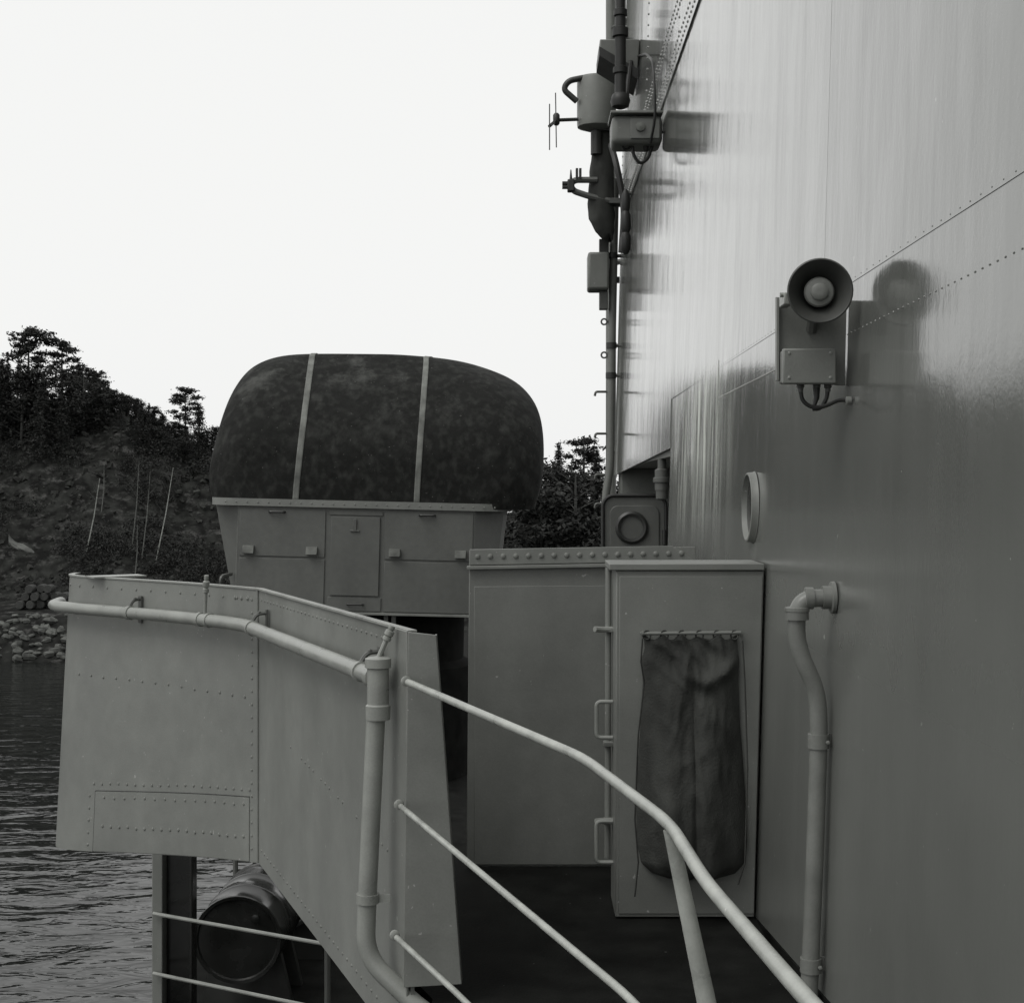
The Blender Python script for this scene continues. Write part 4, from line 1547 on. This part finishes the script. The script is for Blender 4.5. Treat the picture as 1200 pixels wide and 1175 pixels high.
MB().tube(rnd([(X_(407, TY), -.014, TP(424, 708, TY).z), (X_(407, TY), -.05, TP(424, 708, TY).z), (X_(425, TY), -.05, TP(424, 708, TY).z), (X_(425, TY), -.014, TP(424, 708, TY).z)], .02), .012, 6).build('grip', 'dark_paint', root, local=True)
MB().box(X_(268, TY), X_(560, TY), -.05, 3.2, zb_ - .03, zb_ - .002).build('base_ledge', 'paint', root, local=True, bevel=.004)
for a in (452, 461):
    MB().box(X_(a - 2.5, TY), X_(a + 2.5, TY), .04, .12, zb_ - .22, zb_ - .031).build('bracket_leg', 'mid_paint', root, local=True)
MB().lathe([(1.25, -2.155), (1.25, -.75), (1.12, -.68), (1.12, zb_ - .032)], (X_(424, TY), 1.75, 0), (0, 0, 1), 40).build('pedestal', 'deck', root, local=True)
MB().tube(rnd([(X_(262, TY), .3, TP(424, 692, TY).z), (X_(255, TY), .1, TP(424, 690, TY).z), (X_(256, TY), .1, TP(424, 680, TY).z), (X_(264, TY), .3, TP(424, 678, TY).z)], .05), .022, 6).build('grip', 'mid_paint', root, local=True)

# ================================================================== fittings at the far edge of the superstructure
VY = 15.0


def X15(px, Y=VY): return (px - CX) / F * Y


# conduit
root = thing('conduit_pipe', 'grey vertical conduit along the far edge of the superstructure', 'pipe', (.85, VY, 0))
path = [P(709, 640, VY), P(709, 585, VY), P(715, 548, VY), P(716, 440, VY), P(721, 210, VY), P(714, 185, VY), P(713, 0, VY), P(713, -40, VY)]
MB().tube(rnd(path[:5], .3), .042, 12).build('pipe_run', 'paint_lock', root)
for py in (440, 405, 300, 583):
    p = P(716 + (440 - py) * .012, py, VY)
    MB().lathe([(.044, -.03), (.055, -.03), (.055, .03), (.044, .03)], p, (0, 0, 1), 12).build('collar', 'dark_paint', root)
    MB().tube([p, (wallx(p.z) - .003, VY, p.z)], .02, 6).build('standoff', 'mid_paint', root)
for k, (py, tipx) in enumerate(((377, 706), (416, 706))):
    p = P(716, py, VY)
    q = P(tipx + 2, py, VY)
    MB().tube([p, P(711, py, VY)], .014, 6).build('eye_stem', 'mid_paint', root)
    MB().tube([q + Vector((.03 * math.cos(a), 0, .03 * math.sin(a))) for a in [i * PI / 5 for i in range(10)]], .010, 5, closed=True).build('eye', 'mid_paint', root)
for py in (459, 508, 556, 590):
    MB().tube(rnd([P(715, py, VY), P(698, py, VY), P(697, py + 5, VY)], .02), .014, 6).build('step_hook', 'mid_paint', root)
MB().tube([P(709, 640, VY), (X15(709), VY, 0)], .042, 10).build('pipe_foot', 'mid_paint', root)

# narrow front casing behind the fittings (carries the mast foot)
root = thing('mast_trunk', 'thick pale grey vertical mast tube at the top edge of the picture', 'mast', (X15(716), 15.6, 1.5))
MB().tube([(X15(716, 15.6), 15.6, 1.5), (X15(716, 15.6), 15.6, 9)], .055, 16).build('tube', 'paint', root)
MB().tube([(X15(729, 15.3), 15.3, P(0, 45, 15.3).z), (X15(729, 15.3), 15.3, 9)], .042, 12).build('tube', 'paint', root)
for z in (2.0, 4.0, 6.5):
    MB().tube([(X15(716, 15.6), 15.6, z), (1.1, 15.2, z)], .03, 6).build('strut', 'mid_paint', root)
MB().tube([P(745, -20, 15), P(741, 45, 15)], .05, 10).build('diagonal_tube', 'dark_paint', root)
MB().tube([P(737, 12, 15), P(740, 42, 15)], .02, 6).build('whip_base', 'mid_paint', root)

# bracket shelf
QY = 13.0
root = thing('bracket_shelf', 'dark slanted bracket shelf around the mast tubes', 'bracket', (X15(726, QY), QY, P(0, 85, QY).z))
zA, zB, zC_ = P(0, 46, QY).z, P(0, 64, QY).z, P(0, 88, QY).z
MB().prism([(X15(703, QY), QY, zA), (X15(703, QY), QY, zB), (X15(747, QY), QY, zC_), (X15(750, QY), QY, zA)], (0, .5, 0)).build('shelf_body', 'paint_lock', root, bevel=.01)
MB().prism([(X15(702, QY), QY - .04, zB + .06), (X15(702, QY), QY - .04, zB - .02), (X15(747, QY), QY - .04, zC_ - .05), (X15(748, QY), QY - .04, zC_ + .04)], (0, .55, 0)).build('lower_lip', 'dark_paint', root)

# dark insulated riser
QY = 12.7
root = thing('cable_riser', 'dark cable riser ending in a round bulb above the wall box', 'cable', (X15(727, QY), QY, P(0, 128, QY).z))
z0 = P(0, 128, QY).z
hh = 1.4
b = MB()
b.lathe([(.03, 0), (.075, .02), (.088, .07), (.075, .12), (.05, .14), (.05, .30), (.065, .31), (.065, .36), (.048, .37), (.05, .62), (.07, .63), (.07, .70), (.045, .71), (.045, .80), (.06, .81), (.06, .86), (.04, .87), (.04, hh)], (X15(727, QY), QY, z0), (0, 0, 1), 14).build('riser', 'rubber', root)
MB().tube([(X15(735, QY), QY + .1, z0 + .1), (X15(742, QY), QY + .3, z0 + .5)], .022, 8).build('side_cable', 'rubber', root)

# searchlight drum
c = P(699, 92, 14.6)
zc0, zc1 = P(0, 146, 14.6).z, P(0, 92, 14.6).z
root = thing('searchlight', 'grey drum-shaped searchlight with a curved tube over its top', 'searchlight', (c.x, 14.6, zc0))
MB().lathe([(.10, -.06), (.19, -.03), (.195, .0), (.195, zc1 - zc0 - .03), (.185, zc1 - zc0), (.0, zc1 - zc0 + .01)], (c.x, 14.6, zc0), (0, 0, 1), 30).build('drum_body', 'paint', root)
MB().tube(rnd([P(722, 92, 14.5), P(690, 90, 14.5), P(666, 95, 14.5), P(660, 105, 14.5), P(676, 119, 14.5)], .12), .03, 10).build('loop_tube', 'dark_paint', root)
MB().box(c.x - .02, .98, 14.55, 14.65, zc0 - .07, zc0 - .02).build('support_arm', 'dark_paint', root)
MB().tube([(c.x, 14.6, zc0 - .02), (c.x, 14.6, zc0 - .3)], .06, 10).build('stem', 'dark_paint', root)
# yagi aerial
root = thing('yagi_aerial', 'small thin two-element aerial left of the searchlight drum', 'aerial', P(676, 140, 14.5))
MB().tube([P(678, 140, 14.5), P(652, 141, 14.5), P(644, 148, 14.3)], .018, 6).build('boom', 'dark_paint', root)
MB().tube([P(651, 109, 14.5), P(652, 173, 14.5)], .006, 5).build('element', 'mid_paint', root)
MB().tube([P(644, 122, 14.3), P(644, 176, 14.3)], .006, 5).build('element', 'mid_paint', root)
MB().lathe([(.02, -.06), (.035, -.04), (.035, .04), (.02, .06)], P(652, 140, 14.5), (0, 0, 1), 10).build('insulator', 'dark_paint', root)

# wrapped canvas roll
root = thing('canvas_roll', 'long dark canvas-wrapped bundle hanging below the searchlight', 'bundle', P(706, 278, 14.7))
cen = [(706, 150, .09), (706, 165, .10), (706, 190, .118), (705, 215, .125), (704, 240, .135), (705, 258, .13), (708, 270, .10), (712, 278, .06), (714, 281, .02)]
b = MB()
n_ = 14
rws = []
for k in range(33):
    t = k / 32 * (len(cen) - 1)
    i = min(int(t), len(cen) - 2)
    f_ = t - i
    px, py, r_ = [cen[i][j] + (cen[i + 1][j] - cen[i][j]) * f_ for j in range(3)]
    c = P(px, py, 14.7)
    rws.append([(c.x + math.cos(2 * PI * q / n_) * r_ * (1 + .12 * noise.noise(Vector((q, k * .35, 1)))), 14.7 + math.sin(2 * PI * q / n_) * r_, c.z + .03 * math.sin(q * 1.3)) for q in range(n_)])
b.sheet(rws, closed=True)
b.add(rws[0] + rws[-1], [list(range(n_))[::-1], [i + n_ for i in range(n_)]])
b.build('wrapped_cloth', 'bag', root)
MB().tube([P(706, 152, 14.7), (wallx(4.6), 15.0, P(0, 152, 14.7).z)], .03, 6).build('hanger', 'dark_paint', root)
MB().box(P(700, 0, 14.7).x, .93, 14.66, 14.74, P(0, 242, 14.7).z, P(0, 238, 14.7).z).build('hanger', 'dark_paint', root)

# forked rigging bracket
root = thing('forked_bracket', 'forked metal arm with shackles pointing out to the left', 'bracket', P(692, 215, 14.6))
MB().tube(rnd([P(700, 211, 14.6), P(674, 211, 14.6), P(668, 216, 14.6)], .05), .032, 8).build('upper_arm', 'mid_paint', root)
MB().tube(rnd([P(716, 236, 14.6), P(690, 230, 14.6), P(672, 224, 14.6), P(668, 216, 14.6)], .05), .032, 8).build('lower_arm', 'mid_paint', root)
MB().obox(P(669, 218, 14.6), (.035, 0, 0), (0, .05, 0), (0, 0, .06)).build('knuckle', 'dark_paint', root, bevel=.01)
for py in (215, 219.5):
    MB().obox(P(663, py, 14.6), (.035, 0, 0), (0, .04, 0), (0, 0, .012)).build('shackle', 'dark_paint', root)
for px in (676, 680):
    MB().obox(P(px, 204, 14.6), (.012, 0, 0), (0, .04, 0), (0, 0, .05)).build('shackle', 'dark_paint', root)
MB().tube([P(669, 212, 14.6), P(669, 199, 14.6)], [.018, .006], 6).build('pin', 'dark_paint', root)
MB().box(P(714, 0, 14.6).x, .93, 14.55, 14.65, P(0, 239, 14.6).z, P(0, 233, 14.6).z).build('foot', 'mid_paint', root)

# wall box under its shelf
BYQ = 10.3
zA, zB = P(0, 134, BYQ).z, P(0, 168, BYQ).z
xA, xB = P(717, 0, BYQ).x, wallx(4.1) - .014
root = thing('wall_equipment_box', 'grey equipment box under a flat shelf high on the glossy wall', 'equipment box', ((xA + xB) / 2, BYQ, zB))
MB().box(xA, xB, BYQ, BYQ + .30, zB, zA - .002).build('box_body', 'paint_lock', root, bevel=.04, seg=4)
MB().box(xA - .01, xB, BYQ - .04, BYQ + .34, zA, zA + .018).build('shelf', 'paint', root, bevel=.003)
MB().box(xA + .13, xB - .02, BYQ - .012, BYQ - .001, zB + .03, zA - .03).build('cover_plate', 'paint_lock', root, bevel=.006)
MB().lathe([(.035, 0), (.033, .02), (0, .03)], (xA + .20, BYQ - .012, (zA + zB) / 2 + .01), (0, -1, 0), 14).build('lens', 'strip', root)
MB().tube(rnd([P(741, 168, BYQ + .1), P(742, 182, BYQ + .1), P(750, 193, BYQ + .1), P(760, 186, BYQ + .1), P(764, 170, BYQ + .1), (wallx(4.3) - .014, BYQ + .1, P(0, 150, BYQ).z)], .1), .012, 8).build('cable', 'rubber', root)
MB().tube(rnd([P(729, 168, BYQ + .1), P(731, 176, BYQ + .1), P(738, 174, BYQ + .1), P(740, 168, BYQ + .1)], .05), .010, 6).build('cable', 'rubber', root)
MB().lathe([(.02, 0), (.02, -.05), (.012, -.06)], P(757, 168, BYQ + .1), (0, 0, 1), 8).build('cable_gland', 'rubber', root)
MB().tube(rnd([P(762, 168, BYQ), P(768, 140, BYQ - .1), P(767, 95, BYQ - .1), P(765, 72, BYQ + .2), P(758, 63, BYQ + .9), P(748, 66, 12.99)], .5), .010, 6).build('cable', 'rubber', root)

# lower switch box on the far edge
zA, zB = P(0, 295, 14.8).z, P(0, 339, 14.8).z
root = thing('switch_box', 'square grey switch box behind the conduit on the far edge', 'switch box', (P(703, 0, 14.8).x, 14.8, zB))
MB().box(P(689, 0, 14.8).x, P(714, 0, 14.8).x, 14.8, 15.1, zB, zA).build('box_body', 'paint_lock', root, bevel=.025)
MB().box(P(703, 0, 14.8).x, P(713, 0, 14.8).x, 14.9, 15.0, P(0, 361, 14.8).z, zB - .002).build('gland_block', 'mid_paint', root, bevel=.008)
MB().box(P(703, 0, 14.8).x, P(714, 0, 14.8).x, 14.9, 15.0, zA + .002, P(0, 278, 14.8).z).build('bracket', 'dark_paint', root)
MB().box(P(713, 0, 14.8).x, .93, 15.02, 15.08, zB + .1, zB + .16).build('wall_bracket', 'dark_paint', root)

# dark hanging hose on the wall edge
p = P(737, 262, 13.6)
root = thing('hanging_hose', 'dark lumpy hose bundle hanging on the wall edge beside the conduit', 'hose', P(737, 298, 13.6))
zz0, zz1 = P(0, 298, 13.6).z, P(0, 222, 13.6).z
b = MB()
b.lathe([(.02, 0), (.045, .04), (.05, .16), (.035, .2), (.05, .24), (.048, .36), (.03, .4), (.042, .44), (.04, .55), (.015, zz1 - zz0)], (wallx(3.9) - .05, 13.6, zz0), (0, 0, 1), 10)
b.build('bundle', 'rubber', root)
MB().tube([(wallx(4.3) - .05, 13.6, zz1 - .04), (wallx(4.3) + .0, 13.6, zz1 - .04)], .015, 6).build('hook', 'dark_paint', root)
MB().tube(rnd([P(728, 296, 14.2), P(732, 240, 14.2), P(722, 190, 14.2), P(716, 170, 14.4)], .2), .03, 8).build('diagonal_hose', 'rubber', root)
